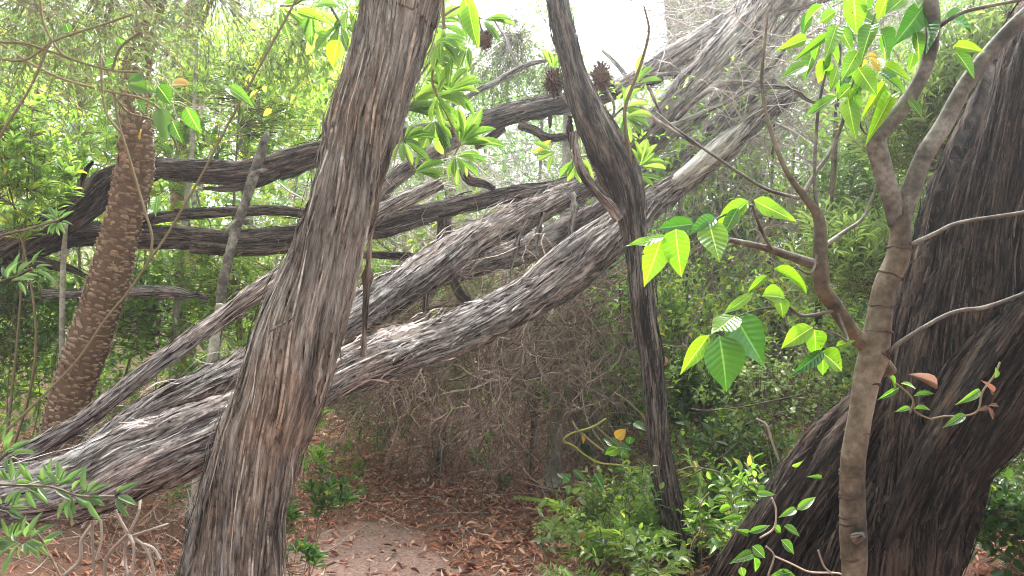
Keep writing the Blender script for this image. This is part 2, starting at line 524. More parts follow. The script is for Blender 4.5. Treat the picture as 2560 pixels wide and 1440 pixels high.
def leaf_mat(name, stops, tr_col, trans=.42, rough=.32, spec=.5, veins=False, spots=False, vein_col=(.35, .5, .2), obj_rnd=True):
    m, n, l = new_mat(name)
    out = N(n, 'ShaderNodeOutputMaterial'); p = N(n, 'ShaderNodeBsdfPrincipled'); t = N(n, 'ShaderNodeBsdfTranslucent')
    ms = N(n, 'ShaderNodeMixShader'); ms.inputs['Fac'].default_value = trans
    a = attr(n, 'rnd'); oi = N(n, 'ShaderNodeObjectInfo')
    ad = N(n, 'ShaderNodeMath', operation='ADD')
    l.new(a.outputs['Fac'], ad.inputs[0])
    if obj_rnd:
        l.new(oi.outputs['Random'], ad.inputs[1])
    else:
        ad.inputs[1].default_value = 0
    fr = N(n, 'ShaderNodeMath', operation='PINGPONG'); fr.inputs[1].default_value = 1.0
    l.new(ad.outputs['Value'], fr.inputs[0])
    r = ramp(n, stops)
    l.new(fr.outputs['Value'], r.inputs['Fac'])
    col = r.outputs['Color']
    if veins:
        lv = attr(n, 'luv')
        sx = N(n, 'ShaderNodeSeparateXYZ'); l.new(lv.outputs['Vector'], sx.inputs[0])
        ab = N(n, 'ShaderNodeMath', operation='ABSOLUTE'); l.new(sx.outputs['X'], ab.inputs[0])
        # side veins: stripes of v - 0.35 |u|
        k = N(n, 'ShaderNodeMath', operation='MULTIPLY_ADD'); k.inputs[1].default_value = -.16
        l.new(ab.outputs[0], k.inputs[0]); l.new(sx.outputs['Y'], k.inputs[2])
        k2 = N(n, 'ShaderNodeMath', operation='MULTIPLY'); k2.inputs[1].default_value = 9 * 6.283
        l.new(k.outputs[0], k2.inputs[0])
        sn = N(n, 'ShaderNodeMath', operation='COSINE'); l.new(k2.outputs[0], sn.inputs[0])
        pw = N(n, 'ShaderNodeMapRange'); pw.inputs['From Min'].default_value = .80; pw.inputs['From Max'].default_value = 1
        l.new(sn.outputs[0], pw.inputs['Value'])
        md = N(n, 'ShaderNodeMapRange'); md.inputs['From Min'].default_value = .07; md.inputs['From Max'].default_value = .02
        l.new(ab.outputs[0], md.inputs['Value'])
        mxv = N(n, 'ShaderNodeMath', operation='MAXIMUM'); l.new(md.outputs[0], mxv.inputs[0])
        hv = N(n, 'ShaderNodeMath', operation='MULTIPLY'); hv.inputs[1].default_value = .14
        l.new(pw.outputs[0], hv.inputs[0]); l.new(hv.outputs[0], mxv.inputs[1])
        mx = N(n, 'ShaderNodeMix', data_type='RGBA'); l.new(mxv.outputs[0], mx.inputs[0])
        l.new(col, mx.inputs[6]); mx.inputs[7].default_value = (*vein_col, 1)
        col = mx.outputs[2]
        bp = N(n, 'ShaderNodeBump', Strength=.25, Distance=.002)
        sn2 = N(n, 'ShaderNodeMath', operation='MULTIPLY'); sn2.inputs[1].default_value = -1
        l.new(sn.outputs[0], sn2.inputs[0])
        l.new(sn2.outputs[0], bp.inputs['Height']); l.new(bp.outputs['Normal'], p.inputs['Normal'])
    if spots:
        tc = N(n, 'ShaderNodeTexCoord')
        nz = N(n, 'ShaderNodeTexVoronoi', Scale=70.0, Randomness=1.0)
        gi = N(n, 'ShaderNodeNewGeometry')
        l.new(gi.outputs['Position'], nz.inputs['Vector'])
        mk = N(n, 'ShaderNodeMapRange'); mk.inputs['From Min'].default_value = .15; mk.inputs['From Max'].default_value = .11
        l.new(nz.outputs['Distance'], mk.inputs['Value'])
        sel = N(n, 'ShaderNodeSeparateColor'); l.new(nz.outputs['Color'], sel.inputs[0])
        gt = N(n, 'ShaderNodeMath', operation='GREATER_THAN'); gt.inputs[1].default_value = .72
        l.new(sel.outputs[0], gt.inputs[0])
        mu = N(n, 'ShaderNodeMath', operation='MULTIPLY'); l.new(mk.outputs[0], mu.inputs[0]); l.new(gt.outputs[0], mu.inputs[1])
        mx2 = N(n, 'ShaderNodeMix', data_type='RGBA'); l.new(mu.outputs[0], mx2.inputs[0])
        l.new(col, mx2.inputs[6]); mx2.inputs[7].default_value = (.02, .02, .005, 1)
        col = mx2.outputs[2]
    l.new(col, p.inputs['Base Color'])
    tv = N(n, 'ShaderNodeVectorMath', operation='MULTIPLY'); tv.inputs[1].default_value = tr_col
    l.new(col, tv.inputs[0]); l.new(tv.outputs['Vector'], t.inputs['Color'])
    p.inputs['Roughness'].default_value = rough
    p.inputs['Specular IOR Level'].default_value = spec
    l.new(p.outputs['BSDF'], ms.inputs[1]); l.new(t.outputs['BSDF'], ms.inputs[2])
    l.new(ms.outputs['Shader'], out.inputs['Surface'])
    return m

def rnd_mat(name, stops, rough=.85, trans=0.0, spec=.2, noise=0.0):
    m, n, l = new_mat(name)
    out = N(n, 'ShaderNodeOutputMaterial'); p = N(n, 'ShaderNodeBsdfPrincipled')
    a = attr(n, 'rnd'); oi = N(n, 'ShaderNodeObjectInfo')
    ad = N(n, 'ShaderNodeMath', operation='ADD'); l.new(a.outputs['Fac'], ad.inputs[0]); l.new(oi.outputs['Random'], ad.inputs[1])
    fr = N(n, 'ShaderNodeMath', operation='PINGPONG'); fr.inputs[1].default_value = 1.0
    l.new(ad.outputs['Value'], fr.inputs[0])
    src = fr.outputs['Value']
    if noise:
        gi = N(n, 'ShaderNodeNewGeometry')
        nz = N(n, 'ShaderNodeTexNoise', Scale=noise, Detail=4.0); l.new(gi.outputs['Position'], nz.inputs['Vector'])
        mm = N(n, 'ShaderNodeMix'); mm.inputs[0].default_value = .5
        l.new(src, mm.inputs[2]); l.new(nz.outputs['Fac'], mm.inputs[3]); src = mm.outputs[0]
    r = ramp(n, stops)
    l.new(src, r.inputs['Fac'])
    l.new(r.outputs['Color'], p.inputs['Base Color'])
    p.inputs['Roughness'].default_value = rough
    p.inputs['Specular IOR Level'].default_value = spec
    if trans:
        t = N(n, 'ShaderNodeBsdfTranslucent'); ms = N(n, 'ShaderNodeMixShader'); ms.inputs['Fac'].default_value = trans
        l.new(r.outputs['Color'], t.inputs['Color']); l.new(p.outputs['BSDF'], ms.inputs[1]); l.new(t.outputs['BSDF'], ms.inputs[2])
        l.new(ms.outputs['Shader'], out.inputs['Surface'])
    else:
        l.new(p.outputs['BSDF'], out.inputs['Surface'])
    return m

M = {}
M['bark_main'] = bark_mat('bark_main', (.015, .012, .011), (.195, .168, .15), (.46, .425, .395), (1.0, .82, .68), warm_amt=.8, soft=.035)
M['bark_log'] = bark_mat('bark_log', (.014, .011, .011), (.19, .165, .16), (.56, .53, .515), (.95, .74, .66))
M['bark_pale'] = bark_mat('bark_pale', (.05, .043, .042), (.30, .27, .26), (.66, .63, .61), (.95, .8, .74))
M['pale_twig'] = rnd_mat('pale_twig', [(0, (.24, .20, .18)), (.5, (.42, .37, .34)), (1, (.64, .59, .55))])
M['bark_dark'] = bark_mat('bark_dark', (.003, .0023, .002), (.015, .011, .0095), (.085, .063, .052), (1.0, .7, .52), fib=48, spec=.15)
M['bark_slim'] = bark_mat('bark_slim', (.010, .008, .008), (.06, .05, .047), (.24, .21, .19), (.95, .75, .62))
M['dead_twig'] = rnd_mat('dead_twig', [(0, (.13, .10, .08)), (.5, (.30, .245, .205)), (1, (.52, .45, .39))])
M['brown_twig'] = rnd_mat('brown_twig', [(0, (.06, .043, .033)), (.5, (.19, .135, .105)), (1, (.46, .36, .29))])
M['live_twig'] = rnd_mat('live_twig', [(0, (.07, .055, .03)), (.5, (.14, .11, .06)), (1, (.22, .18, .11))])
M['sapling_bark'] = smooth_bark('sapling_bark', (.022, .016, .010), (.10, .069, .038), (.19, .148, .092), scale=7, bump=.4)
M['limb_bark'] = smooth_bark('limb_bark', (.035, .028, .022), (.095, .078, .062), (.20, .18, .145), scale=10)
M['pale_bark'] = smooth_bark('pale_bark', (.16, .14, .10), (.30, .28, .21), (.45, .44, .37), scale=7)
M['grey_bark'] = smooth_bark('grey_bark', (.035, .03, .026), (.14, .125, .10), (.33, .32, .27), scale=11)
M['scale'] = rnd_mat('scale', [(0, (.05, .03, .02)), (.45, (.19, .125, .08)), (1, (.44, .33, .23))], noise=26.0)
M['scale_core'] = rnd_mat('scale_core', [(0, (.07, .045, .03)), (1, (.12, .078, .05))])
M['cone'] = rnd_mat('cone', [(0, (.03, .018, .014)), (.6, (.09, .05, .035)), (1, (.2, .13, .09))])
M['litter'] = rnd_mat('litter', [(0, (.10, .035, .022)), (.35, (.27, .095, .058)), (.65, (.46, .19, .115)), (.88, (.58, .32, .21)), (1, (.66, .48, .38))], rough=.55, spec=.35, trans=.12)
GR = [(0, (.025, .06, .02)), (.4, (.06, .12, .04)), (.75, (.11, .18, .06)), (.985, (.19, .26, .10)), (1, (.36, .29, .05))]
M['leaf_far'] = leaf_mat('leaf_far', GR, (2.7, 2.9, 1.6), trans=.5, rough=.38)
M['leaf_bright'] = leaf_mat('leaf_bright', [(0, (.03, .075, .022)), (.5, (.085, .16, .04)), (.97, (.18, .26, .08)), (1, (.38, .30, .04))], (3.0, 3.0, 1.3), trans=.52, rough=.34)
M['leaf_fine'] = leaf_mat('leaf_fine', [(0, (.05, .085, .03)), (.5, (.08, .125, .045)), (1, (.13, .17, .06))], (2.0, 2.1, 1.3), trans=.4, rough=.4)
M['leaf_dark'] = leaf_mat('leaf_dark', [(0, (.022, .06, .016)), (.5, (.04, .095, .022)), (.95, (.075, .14, .03)), (1, (.2, .2, .04))], (2.2, 2.4, 1.2), trans=.38, rough=.28)
M['leaf_pale'] = leaf_mat('leaf_pale', [(0, (.09, .15, .05)), (.5, (.13, .20, .065)), (1, (.2, .27, .09))], (1.8, 1.9, 1.2), trans=.42, rough=.36)
M['leaf_hero'] = leaf_mat('leaf_hero', [(0, (.065, .16, .018)), (.5, (.085, .20, .02)), (1, (.11, .24, .02))], (3.3, 3.0, .6), trans=.52, rough=.2, spec=.6, veins=True, spots=True)
M['leaf_heroglossy'] = leaf_mat('leaf_heroglossy', [(0, (.028, .105, .02)), (1, (.04, .14, .022))], (2.0, 2.2, .8), trans=.25, rough=.14, spec=.8, veins=True, vein_col=(.13, .26, .1))
M['leaf_hero2'] = leaf_mat('leaf_hero2', [(0, (.04, .12, .02)), (.6, (.075, .18, .022)), (1, (.10, .22, .02))], (2.7, 2.7, .7), trans=.5, rough=.25, spec=.55, veins=True, spots=True)
M['leaf_sprig'] = leaf_mat('leaf_sprig', [(0, (.045, .09, .035)), (.5, (.07, .125, .05)), (1, (.11, .17, .065))], (2.2, 2.4, 1.4), trans=.42, rough=.35)
M['leaf_banksia'] = leaf_mat('leaf_banksia', [(0, (.05, .12, .03)), (.5, (.09, .18, .045)), (1, (.15, .25, .07))], (2.9, 2.7, 1.0), trans=.52, rough=.3, veins=True)
M['leaf_vine'] = leaf_mat('leaf_vine', [(0, (.03, .09, .015)), (.5, (.05, .14, .02)), (1, (.10, .22, .025))], (2.4, 2.4, .9), trans=.4, rough=.2, spec=.6, veins=True)
M['leaf_yellow'] = leaf_mat('leaf_yellow', [(0, (.40, .24, .03)), (.6, (.52, .36, .05)), (1, (.5, .30, .10))], (1.5, 1.4, 1.0), trans=.45, rough=.4, veins=True)
M['leaf_tan'] = leaf_mat('leaf_tan', [(0, (.36, .22, .16)), (1, (.46, .32, .25))], (1.2, 1.1, 1.0), trans=.2, rough=.6)
M['leaf_red'] = leaf_mat('leaf_red', [(0, (.14, .05, .04)), (1, (.22, .10, .07))], (1.5, 1.3, 1.2), trans=.3, rough=.4, veins=True)

def ground_material():
    m, n, l = new_mat('forest_soil')
    out = N(n, 'ShaderNodeOutputMaterial'); p = N(n, 'ShaderNodeBsdfPrincipled')
    gi = N(n, 'ShaderNodeNewGeometry')
    n1 = N(n, 'ShaderNodeTexNoise', Scale=2.2, Detail=8.0, Roughness=.65); l.new(gi.outputs['Position'], n1.inputs['Vector'])
    n2 = N(n, 'ShaderNodeTexNoise', Scale=45.0, Detail=6.0, Roughness=.7); l.new(gi.outputs['Position'], n2.inputs['Vector'])
    soil = ramp(n, [(.3, (.15, .08, .06)), (.5, (.29, .18, .145)), (.7, (.41, .29, .25))]); l.new(n2.outputs['Fac'], soil.inputs['Fac'])
    lit = ramp(n, [(.3, (.06, .027, .017)), (.5, (.17, .08, .05)), (.7, (.30, .16, .10))]); l.new(n2.outputs['Fac'], lit.inputs['Fac'])
    pa = attr(n, 'path')
    ad = N(n, 'ShaderNodeMath', operation='MULTIPLY_ADD'); ad.inputs[1].default_value = .9; 
    l.new(n1.outputs['Fac'], ad.inputs[0]); l.new(pa.outputs['Fac'], ad.inputs[2])
    mr = N(n, 'ShaderNodeMapRange'); mr.inputs['From Min'].default_value = .8; mr.inputs['From Max'].default_value = 1.25; l.new(ad.outputs[0], mr.inputs['Value'])
    mx = N(n, 'ShaderNodeMix', data_type='RGBA'); l.new(mr.outputs[0], mx.inputs[0]); l.new(lit.outputs['Color'], mx.inputs[6]); l.new(soil.outputs['Color'], mx.inputs[7])
    l.new(mx.outputs[2], p.inputs['Base Color'])
    p.inputs['Roughness'].default_value = .9
    bp = N(n, 'ShaderNodeBump', Strength=.8, Distance=.02); l.new(n2.outputs['Fac'], bp.inputs['Height']); l.new(bp.outputs['Normal'], p.inputs['Normal'])
    l.new(p.outputs['BSDF'], out.inputs['Surface'])
    return m
M['soil'] = ground_material()
# ================================================================== ground
def bare_patch(x, y):
    """1 where the path is trodden bare."""
    q = np.hypot((x - path_x(y) - .10) / .55, (y - 4.2) / 1.35) + .5 * (vnoise(x * 2.6, y * 2.6, 0, 8) - .5) + .35 * (vnoise(x * 7, y * 7, 0, 9) - .5)
    return 1 - sstep(.55, 1.15, q)

def build_ground():
    a = np.linspace(-1, 1, 170)
    gx = np.sign(a) * (np.abs(a) * 7 + 70 * np.abs(a) ** 5)
    gy = gx + 4.0
    X, Y = np.meshgrid(gx, gy)
    Z = ground_z(X, Y)
    dpt = np.abs(X - path_x(Y))
    path = bare_patch(X, Y)
    V = np.stack([X, Y, Z], -1).reshape(-1, 3)
    n = len(a)
    i = np.arange(n - 1)[:, None]; j = np.arange(n - 1)[None]
    q = i * n + j
    Fq = np.stack([q, q + 1, q + n + 1, q + n], -1).reshape(-1, 4)
    link('ground', mesh_from('ground', V, [Fq], {'path': path.ravel()}, True, M['soil']), kind='structure',
         label='brown forest floor with a bare trodden path', category='ground')
build_ground()

# ================================================================== shaggy trunks and logs
LOGS = {}
def shaggy(name, label, category, pts, mat, n=200, m=48, twist=.5, amp=.008, lobes=.16, seed=1, strips=500, sl=(.08, .35), sw=(.004, .012),
           lift=.012, group=None, base=None, part_name='trunk', f1=26, f2=70):
    ctrl = px_path(pts)
    t = thing(name, label, category, base if base is not None else np.array(ctrl[0][:3]), group)
    tb = Tube(ctrl, n, m, twist, amp, lobes, seed, f1=f1, f2=f2)
    part(part_name, t, tb.V, tb.F, mat, tb.attrs)
    if strips:
        V, Fs, at = tb.strips(strips, sl, sw, lift, seed=seed + 50)
        part('bark_fibres', t, V, Fs, mat, at, kind='stuff')
    return t, tb

def add_limb(t, pts, mat, n=80, m=20, twist=.5, amp=.004, lobes=.12, seed=5, strips=0, name='branch', **kw):
    tb = Tube(px_path(pts), n, m, twist, amp, lobes, seed)
    part(name, t, tb.V, tb.F, mat, tb.attrs)
    if strips:
        V, Fs, at = tb.strips(strips, (.05, .2), (.003, .008), .010, seed=seed + 50)
        part('bark_fibres', t, V, Fs, mat, at, kind='stuff')
    return tb

def hanging_strip(t, pts, mat, seed=1, name='bark_strip'):
    """A torn ribbon of bark hanging free: (px, py, depth, width px)."""
    c = px_path(pts)
    p, r, s = spline(c, 14)
    g = np.random.default_rng(seed)
    T = nrm(np.gradient(p, axis=0))
    side = nrm(np.cross(T, np.array([0, -1, .2]) + g.normal(0, .25, 3)))
    nn = np.cross(side, T)
    w = r * (1 + .25 * g.normal(size=len(r)))
    V = np.concatenate([p - side * w[:, None] + nn * .003, p + nn * .007 + nn * (.3 * w)[:, None], p + side * w[:, None] + nn * .003, p - nn * .004])
    k = len(p); i = np.arange(k - 1)
    Fq = []
    for a, b in ((0, 1), (1, 2), (2, 3), (3, 0)):
        Fq.append(np.stack([a * k + i, b * k + i, b * k + i + 1, a * k + i + 1], -1))
    at = {'bark': np.concatenate([np.stack([np.full(k, .02 * q), np.full(k, .01), s], -1) for q in range(4)]) + seed * 2.1, 'rnd': np.full(4 * k, float(g.uniform(.4, .8)))}
    part(name, t, V, [np.concatenate(Fq)], mat, at)

# --- the leaning trunk in front of everything
gz = float(ground_z(-1.0, 2.6))
t_main, tb = shaggy('leaning_tree', 'thick leaning grey brown trunk with stringy bark standing before the fallen logs', 'tree',
    [(430, 1960, 2.6, 330), (500, 1800, 2.6, 275), (548, 1580, 2.6, 238), (578, 1440, 2.6, 226), (603, 1300, 2.6, 208), (630, 1190, 2.6, 204), (656, 1090, 2.6, 200),
     (690, 1000, 2.6, 202), (722, 900, 2.6, 205), (751, 800, 2.6, 198), (790, 700, 2.61, 184), (822, 600, 2.62, 178), (855, 500, 2.63, 176), (881, 400, 2.65, 172),
     (908, 300, 2.67, 178), (948, 190, 2.7, 170), (985, 50, 2.75, 176), (1000, 0, 2.76, 180), (1040, -200, 2.85, 170), (1110, -600, 3.0, 150), (1160, -1000, 3.2, 120)],
    M['bark_main'], n=430, m=114, twist=.9, amp=.017, lobes=.15, seed=1, strips=1100, sl=(.12, .6), sw=(.003, .010), lift=.016, f1=26, f2=70,
    base=(P(500, 1800, 2.6)[0], 2.6, gz))
hanging_strip(t_main, [(930, 520, 2.75, 26), (925, 600, 2.78, 16), (918, 700, 2.8, 17), (912, 800, 2.8, 18), (908, 892, 2.8, 14)], M['bark_main'], 3)
hanging_strip(t_main, [(822, 830, 2.52, 26), (812, 900, 2.53, 28), (800, 960, 2.54, 22), (792, 1020, 2.55, 8)], M['bark_main'], 4)
hanging_strip(t_main, [(806, 870, 2.51, 22), (790, 950, 2.52, 24), (778, 1010, 2.53, 7)], M['bark_main'], 5)
hanging_strip(t_main, [(672, 826, 2.48, 5), (700, 812, 2.46, 10), (733, 792, 2.45, 4)], M['bark_log'], 6)

# --- the slender crooked trunk
t_slim, tb = shaggy('crooked_tree', 'slender crooked dark trunk with furrowed bark bending across the bright sky gap', 'tree',
    [(1735, 1475, 4.2, 95), (1715, 1390, 4.2, 76), (1686, 1300, 4.2, 70), (1664, 1200, 4.2, 68), (1647, 1100, 4.2, 60), (1638, 1000, 4.2, 60), (1627, 900, 4.2, 60), (1611, 800, 4.2, 60),
     (1600, 700, 4.2, 60), (1586, 600, 4.2, 62), (1566, 500, 4.2, 84), (1549, 450, 4.2, 98), (1527, 400, 4.2, 104), (1500, 345, 4.2, 96), (1478, 300, 4.2, 90), (1455, 245, 4.2, 80),
     (1438, 195, 4.2, 66), (1418, 120, 4.2, 64), (1404, 60, 4.2, 64), (1393, 0, 4.2, 62), (1385, -100, 4.25, 60), (1360, -400, 4.4, 55), (1390, -800, 4.6, 45)],
    M['bark_slim'], n=360, m=58, twist=-.5, amp=.011, lobes=.18, seed=2, strips=600, sl=(.06, .3), sw=(.003, .009), lift=.009)
t_slim.location = t_slim.location
tb = add_limb(t_slim, [(1545, 545, 4.15, 34), (1528, 520, 4.12, 28), (1490, 478, 4.05, 26), (1455, 430, 4.02, 24), (1440, 375, 4.0, 22), (1436, 330, 4.0, 15)], M['bark_log'], seed=21, strips=50)
hanging_strip(t_slim, [(1426, 290, 4.3, 18), (1425, 330, 4.3, 14), (1430, 372, 4.3, 6)], M['bark_slim'], 8)

# --- the big dark trunk at the right edge
t_big = thing('leaning_tree', 'massive dark wet trunk with deep furrows leaning out past the ringed sapling', 'tree', (P(2080, 1560, 3.0)[0], 3.0, float(ground_z(1.2, 3.0))))
BIGMAT = M['bark_dark']
for nm, pts, mm, seed, st, lob in (
    ('trunk', [(2040, 1640, 3.02, 520), (2085, 1500, 3.02, 420), (2120, 1400, 3.02, 385), (2190, 1240, 3.02, 365), (2270, 1050, 3.02, 330), (2345, 850, 3.03, 290), (2408, 690, 3.05, 265),
               (2455, 560, 3.07, 252), (2505, 430, 3.1, 245), (2560, 290, 3.15, 240), (2615, 165, 3.2, 235), (2690, 0, 3.25, 225), (2830, -350, 3.4, 200), (3000, -800, 3.6, 160)], 130, 3, 1500, .2),
    ('stem', [(2150, 1400, 2.94, 270), (2215, 1290, 2.9, 300), (2330, 1120, 2.88, 300), (2470, 965, 2.88, 300), (2620, 825, 2.9, 290), (2820, 640, 2.95, 270), (3060, 420, 3.0, 240)], 110, 4, 900, .2),
    ('root', [(2230, 960, 2.95, 60), (2150, 1060, 2.9, 110), (2070, 1160, 2.85, 130), (1980, 1270, 2.8, 130), (1890, 1390, 2.78, 125), (1810, 1500, 2.78, 120), (1730, 1640, 2.8, 150)], 72, 6, 450, .2),
    ('root', [(2140, 1300, 2.75, 120), (2080, 1420, 2.7, 150), (2040, 1560, 2.7, 170), (2000, 1680, 2.7, 190)], 72, 7, 250, .2)):
    tb = Tube(px_path(pts), 270 if nm != 'root' else 170, int(mm * .86), .8, .024, lob * 1.2, seed, f1=17, f2=55)
    o = part(nm, t_big, tb.V, tb.F, BIGMAT, tb.attrs)
    V, Fs, at = tb.strips(st, (.12, .7), (.003, .010), .013, seed=seed + 50)
    part('bark_fibres', o, V, Fs, BIGMAT, at, kind='stuff')

# --- fallen trunks and branches
G_LOG = 'fallen trunks of the collapsed tree'
L1, tb1 = shaggy('fallen_log', 'long lowest fallen trunk crossing behind the leaning tree up to its broken tip', 'log',
    [(-420, 1390, 2.7, 160), (-150, 1300, 2.95, 135), (0, 1250, 3.1, 118), (120, 1230, 3.15, 128), (230, 1200, 3.2, 146), (350, 1145, 3.25, 158), (550, 1075, 3.35, 165), (700, 1003, 3.5, 158), (850, 932, 3.7, 128),
     (1000, 880, 3.95, 106), (1150, 828, 4.2, 98), (1300, 755, 4.45, 94), (1420, 680, 4.6, 95), (1500, 618, 4.7, 95), (1560, 568, 4.8, 82), (1610, 522, 4.9, 70), (1705, 456, 5.0, 55),
     (1790, 386, 5.1, 52), (1900, 292, 5.25, 40), (1985, 236, 5.35, 26)],
    M['bark_log'], n=420, m=84, twist=.7, amp=.021, lobes=.24, seed=8, strips=1500, sl=(.08, .45), sw=(.003, .012), lift=.035, group=G_LOG, f1=34, f2=60)
add_limb(L1, [(1300, 720, 4.5, 40), (1400, 640, 4.62, 52), (1470, 590, 4.7, 55), (1540, 545, 4.8, 52), (1600, 500, 4.9, 40)], M['bark_log'], m=36, n=120, seed=31, strips=120, amp=.006, name='strand')
add_limb(L1, [(1672, 476, 4.955, 30), (1705, 451, 4.965, 46), (1745, 418, 4.99, 52), (1790, 380, 5.03, 54), (1830, 346, 5.10, 46), (1862, 320, 5.17, 30)], bark_mat('bare_wood', (.20, .17, .15), (.52, .49, .46), (.72, .70, .67), (.95, .85, .75), bump=.5), m=40, n=90, seed=32, amp=.006, lobes=.22, strips=40, name='peeled_wood')
hanging_strip(L1, [(962, 872, 3.85, 20), (966, 895, 3.83, 18), (960, 925, 3.82, 8)], M['bark_log'], 11)
L2, tb2 = shaggy('fallen_log', 'second fallen trunk rising just above the lowest one, torn bark hanging under it', 'log',
    [(60, 1245, 3.6, 30), (235, 1128, 3.6, 55), (400, 1020, 3.75, 75), (600, 935, 3.9, 95), (720, 880, 4.05, 98), (850, 808, 4.3, 95), (950, 752, 4.5, 90), (1070, 682, 4.7, 86), (1170, 612, 4.85, 80),
     (1300, 545, 5.05, 68), (1420, 488, 5.2, 58), (1520, 440, 5.35, 45), (1640, 360, 5.5, 35)],
    M['bark_log'], n=360, m=76, twist=.7, amp=.019, lobes=.24, seed=9, strips=1100, sl=(.08, .4), sw=(.003, .012), lift=.038, f1=34, f2=60, group=G_LOG)
for k, pp in enumerate(([(1318, 548, 4.95, 18), (1300, 590, 4.93, 14), (1285, 640, 4.92, 12), (1275, 695, 4.92, 8)], [(1358, 530, 5.0, 16), (1350, 560, 5.0, 16), (1342, 600, 5.0, 12), (1346, 640, 5.0, 6)],
                        [(1430, 480, 5.0, 14), (1436, 520, 5.0, 18), (1428, 570, 5.0, 12), (1425, 620, 5.0, 6)], [(1066, 700, 4.66, 14), (1064, 740, 4.66, 14), (1062, 778, 4.66, 9)])):
    hanging_strip(L2, pp, M['bark_log'], 20 + k)
L3, tb3 = shaggy('fallen_pole', 'thin straight fallen pole slanting up from the lower corner behind the leaning tree', 'log',
    [(-150, 1275, 3.2, 52), (0, 1168, 3.3, 48), (110, 1110, 3.35, 46), (220, 1046, 3.4, 44), (350, 945, 3.5, 43), (500, 835, 3.65, 41), (650, 725, 3.8, 41), (800, 625, 4.0, 40), (935, 540, 4.2, 40), (1030, 492, 4.35, 38), (1100, 457, 4.45, 30)],
    M['bark_log'], n=260, m=36, twist=.5, amp=.008, lobes=.16, seed=10, strips=450, sl=(.05, .25), sw=(.003, .008), lift=.009, group=G_LOG)
L4, tb4 = shaggy('fallen_branch', 'dark arching fallen branch passing behind the scaly trunk and on to the sky gap', 'log',
    [(-200, 700, 5.0, 85), (-50, 645, 5.05, 80), (80, 588, 5.1, 78), (200, 520, 5.15, 84), (270, 462, 5.2, 76), (330, 432, 5.2, 66), (400, 424, 5.2, 60), (500, 430, 5.2, 58), (600, 434, 5.22, 60), (700, 415, 5.25, 62), (800, 386, 5.3, 58),
     (980, 343, 5.4, 40), (1130, 322, 5.5, 46), (1225, 299, 5.55, 52), (1325, 274, 5.6, 52), (1420, 258, 5.7, 50), (1520, 232, 5.8, 44), (1650, 190, 5.9, 36)],
    M['bark_slim'], n=340, m=52, twist=.5, amp=.012, lobes=.24, seed=12, strips=550, sl=(.1, .45), sw=(.003, .010), lift=.02, group=G_LOG)
add_limb(L4, [(1300, 312, 5.58, 26), (1340, 328, 5.55, 22), (1375, 345, 5.5, 20), (1430, 338, 5.48, 18), (1480, 322, 5.5, 12)], M['bark_slim'], seed=33, strips=40)
add_limb(L4, [(1260, 320, 5.6, 20), (1225, 345, 5.6, 22), (1190, 370, 5.6, 14)], M['bark_slim'], seed=34)
add_limb(L4, [(700, 432, 5.2, 26), (640, 458, 5.2, 24), (570, 472, 5.2, 16), (510, 470, 5.2, 9)], M['bark_slim'], seed=35)
add_limb(L4, [(200, 500, 5.1, 16), (203, 460, 5.08, 12), (215, 425, 5.06, 11), (232, 403, 5.05, 6)], M['bark_slim'], seed=36, n=30, name='snag')
add_limb(L4, [(1375, 290, 5.6, 14), (1375, 310, 5.58, 10), (1374, 320, 5.58, 6)], M['bark_slim'], seed=37, n=20, name='snag')
L5, tb5 = shaggy('fallen_branch', 'level fallen branch running left to right just under the arching one', 'log',
    [(-200, 690, 5.3, 100), (0, 640, 5.35, 92), (125, 600, 5.35, 62), (240, 582, 5.35, 62), (350, 588, 5.35, 60), (500, 596, 5.35, 50), (600, 602, 5.35, 52), (730, 594, 5.35, 54), (850, 575, 5.35, 50), (935, 560, 5.35, 46), (1050, 536, 5.4, 44),
     (1150, 515, 5.4, 42), (1275, 486, 5.45, 38), (1375, 474, 5.5, 34), (1470, 440, 5.6, 28)],
    M['bark_slim'], n=300, m=48, twist=.5, amp=.008, lobes=.22, seed=13, strips=500, sl=(.1, .45), sw=(.003, .010), lift=.02, group=G_LOG)
add_limb(L5, [(480, 615, 5.3, 34), (600, 625, 5.3, 32), (730, 618, 5.3, 30), (860, 600, 5.32, 24)], M['bark_slim'], seed=38, strips=100, name='strand')
L6, tb6 = shaggy('fallen_branch', 'thin fallen branch lying between the arching and the level branches', 'log',
    [(240, 610, 5.25, 26), (360, 552, 5.25, 30), (430, 540, 5.25, 28), (500, 534, 5.25, 26), (625, 526, 5.3, 26), (750, 532, 5.3, 26), (860, 565, 5.3, 22), (935, 588, 5.3, 20), (1025, 566, 5.3, 18), (1095, 545, 5.35, 12)],
    M['bark_slim'], n=220, m=32, twist=.4, amp=.005, lobes=.2, seed=14, strips=250, sl=(.05, .2), sw=(.003, .008), lift=.01, group=G_LOG)
L8, tb8 = shaggy('fallen_branch', 'short broken branch ending in a splinter behind the scaly trunk', 'log',
    [(-160, 800, 5.2, 50), (0, 764, 5.2, 42), (100, 738, 5.2, 38), (200, 735, 5.2, 26), (325, 728, 5.2, 28), (430, 729, 5.2, 26), (475, 738, 5.2, 14), (520, 742, 5.2, 5)],
    M['bark_log'], n=160, m=32, twist=.4, amp=.006, lobes=.2, seed=15, strips=220, sl=(.05, .25), lift=.01, group=G_LOG)
L7, tb7 = shaggy('fallen_branch', 'dark stub of branch tapering off below the level branch at the left edge', 'log',
    [(-160, 690, 5.15, 70), (0, 668, 5.15, 50), (60, 656, 5.15, 34), (120, 658, 5.15, 24), (175, 672, 5.15, 18), (225, 695, 5.15, 8)],
    M['bark_slim'], n=100, m=30, amp=.006, lobes=.2, seed=16, strips=80, lift=.01, group=G_LOG)
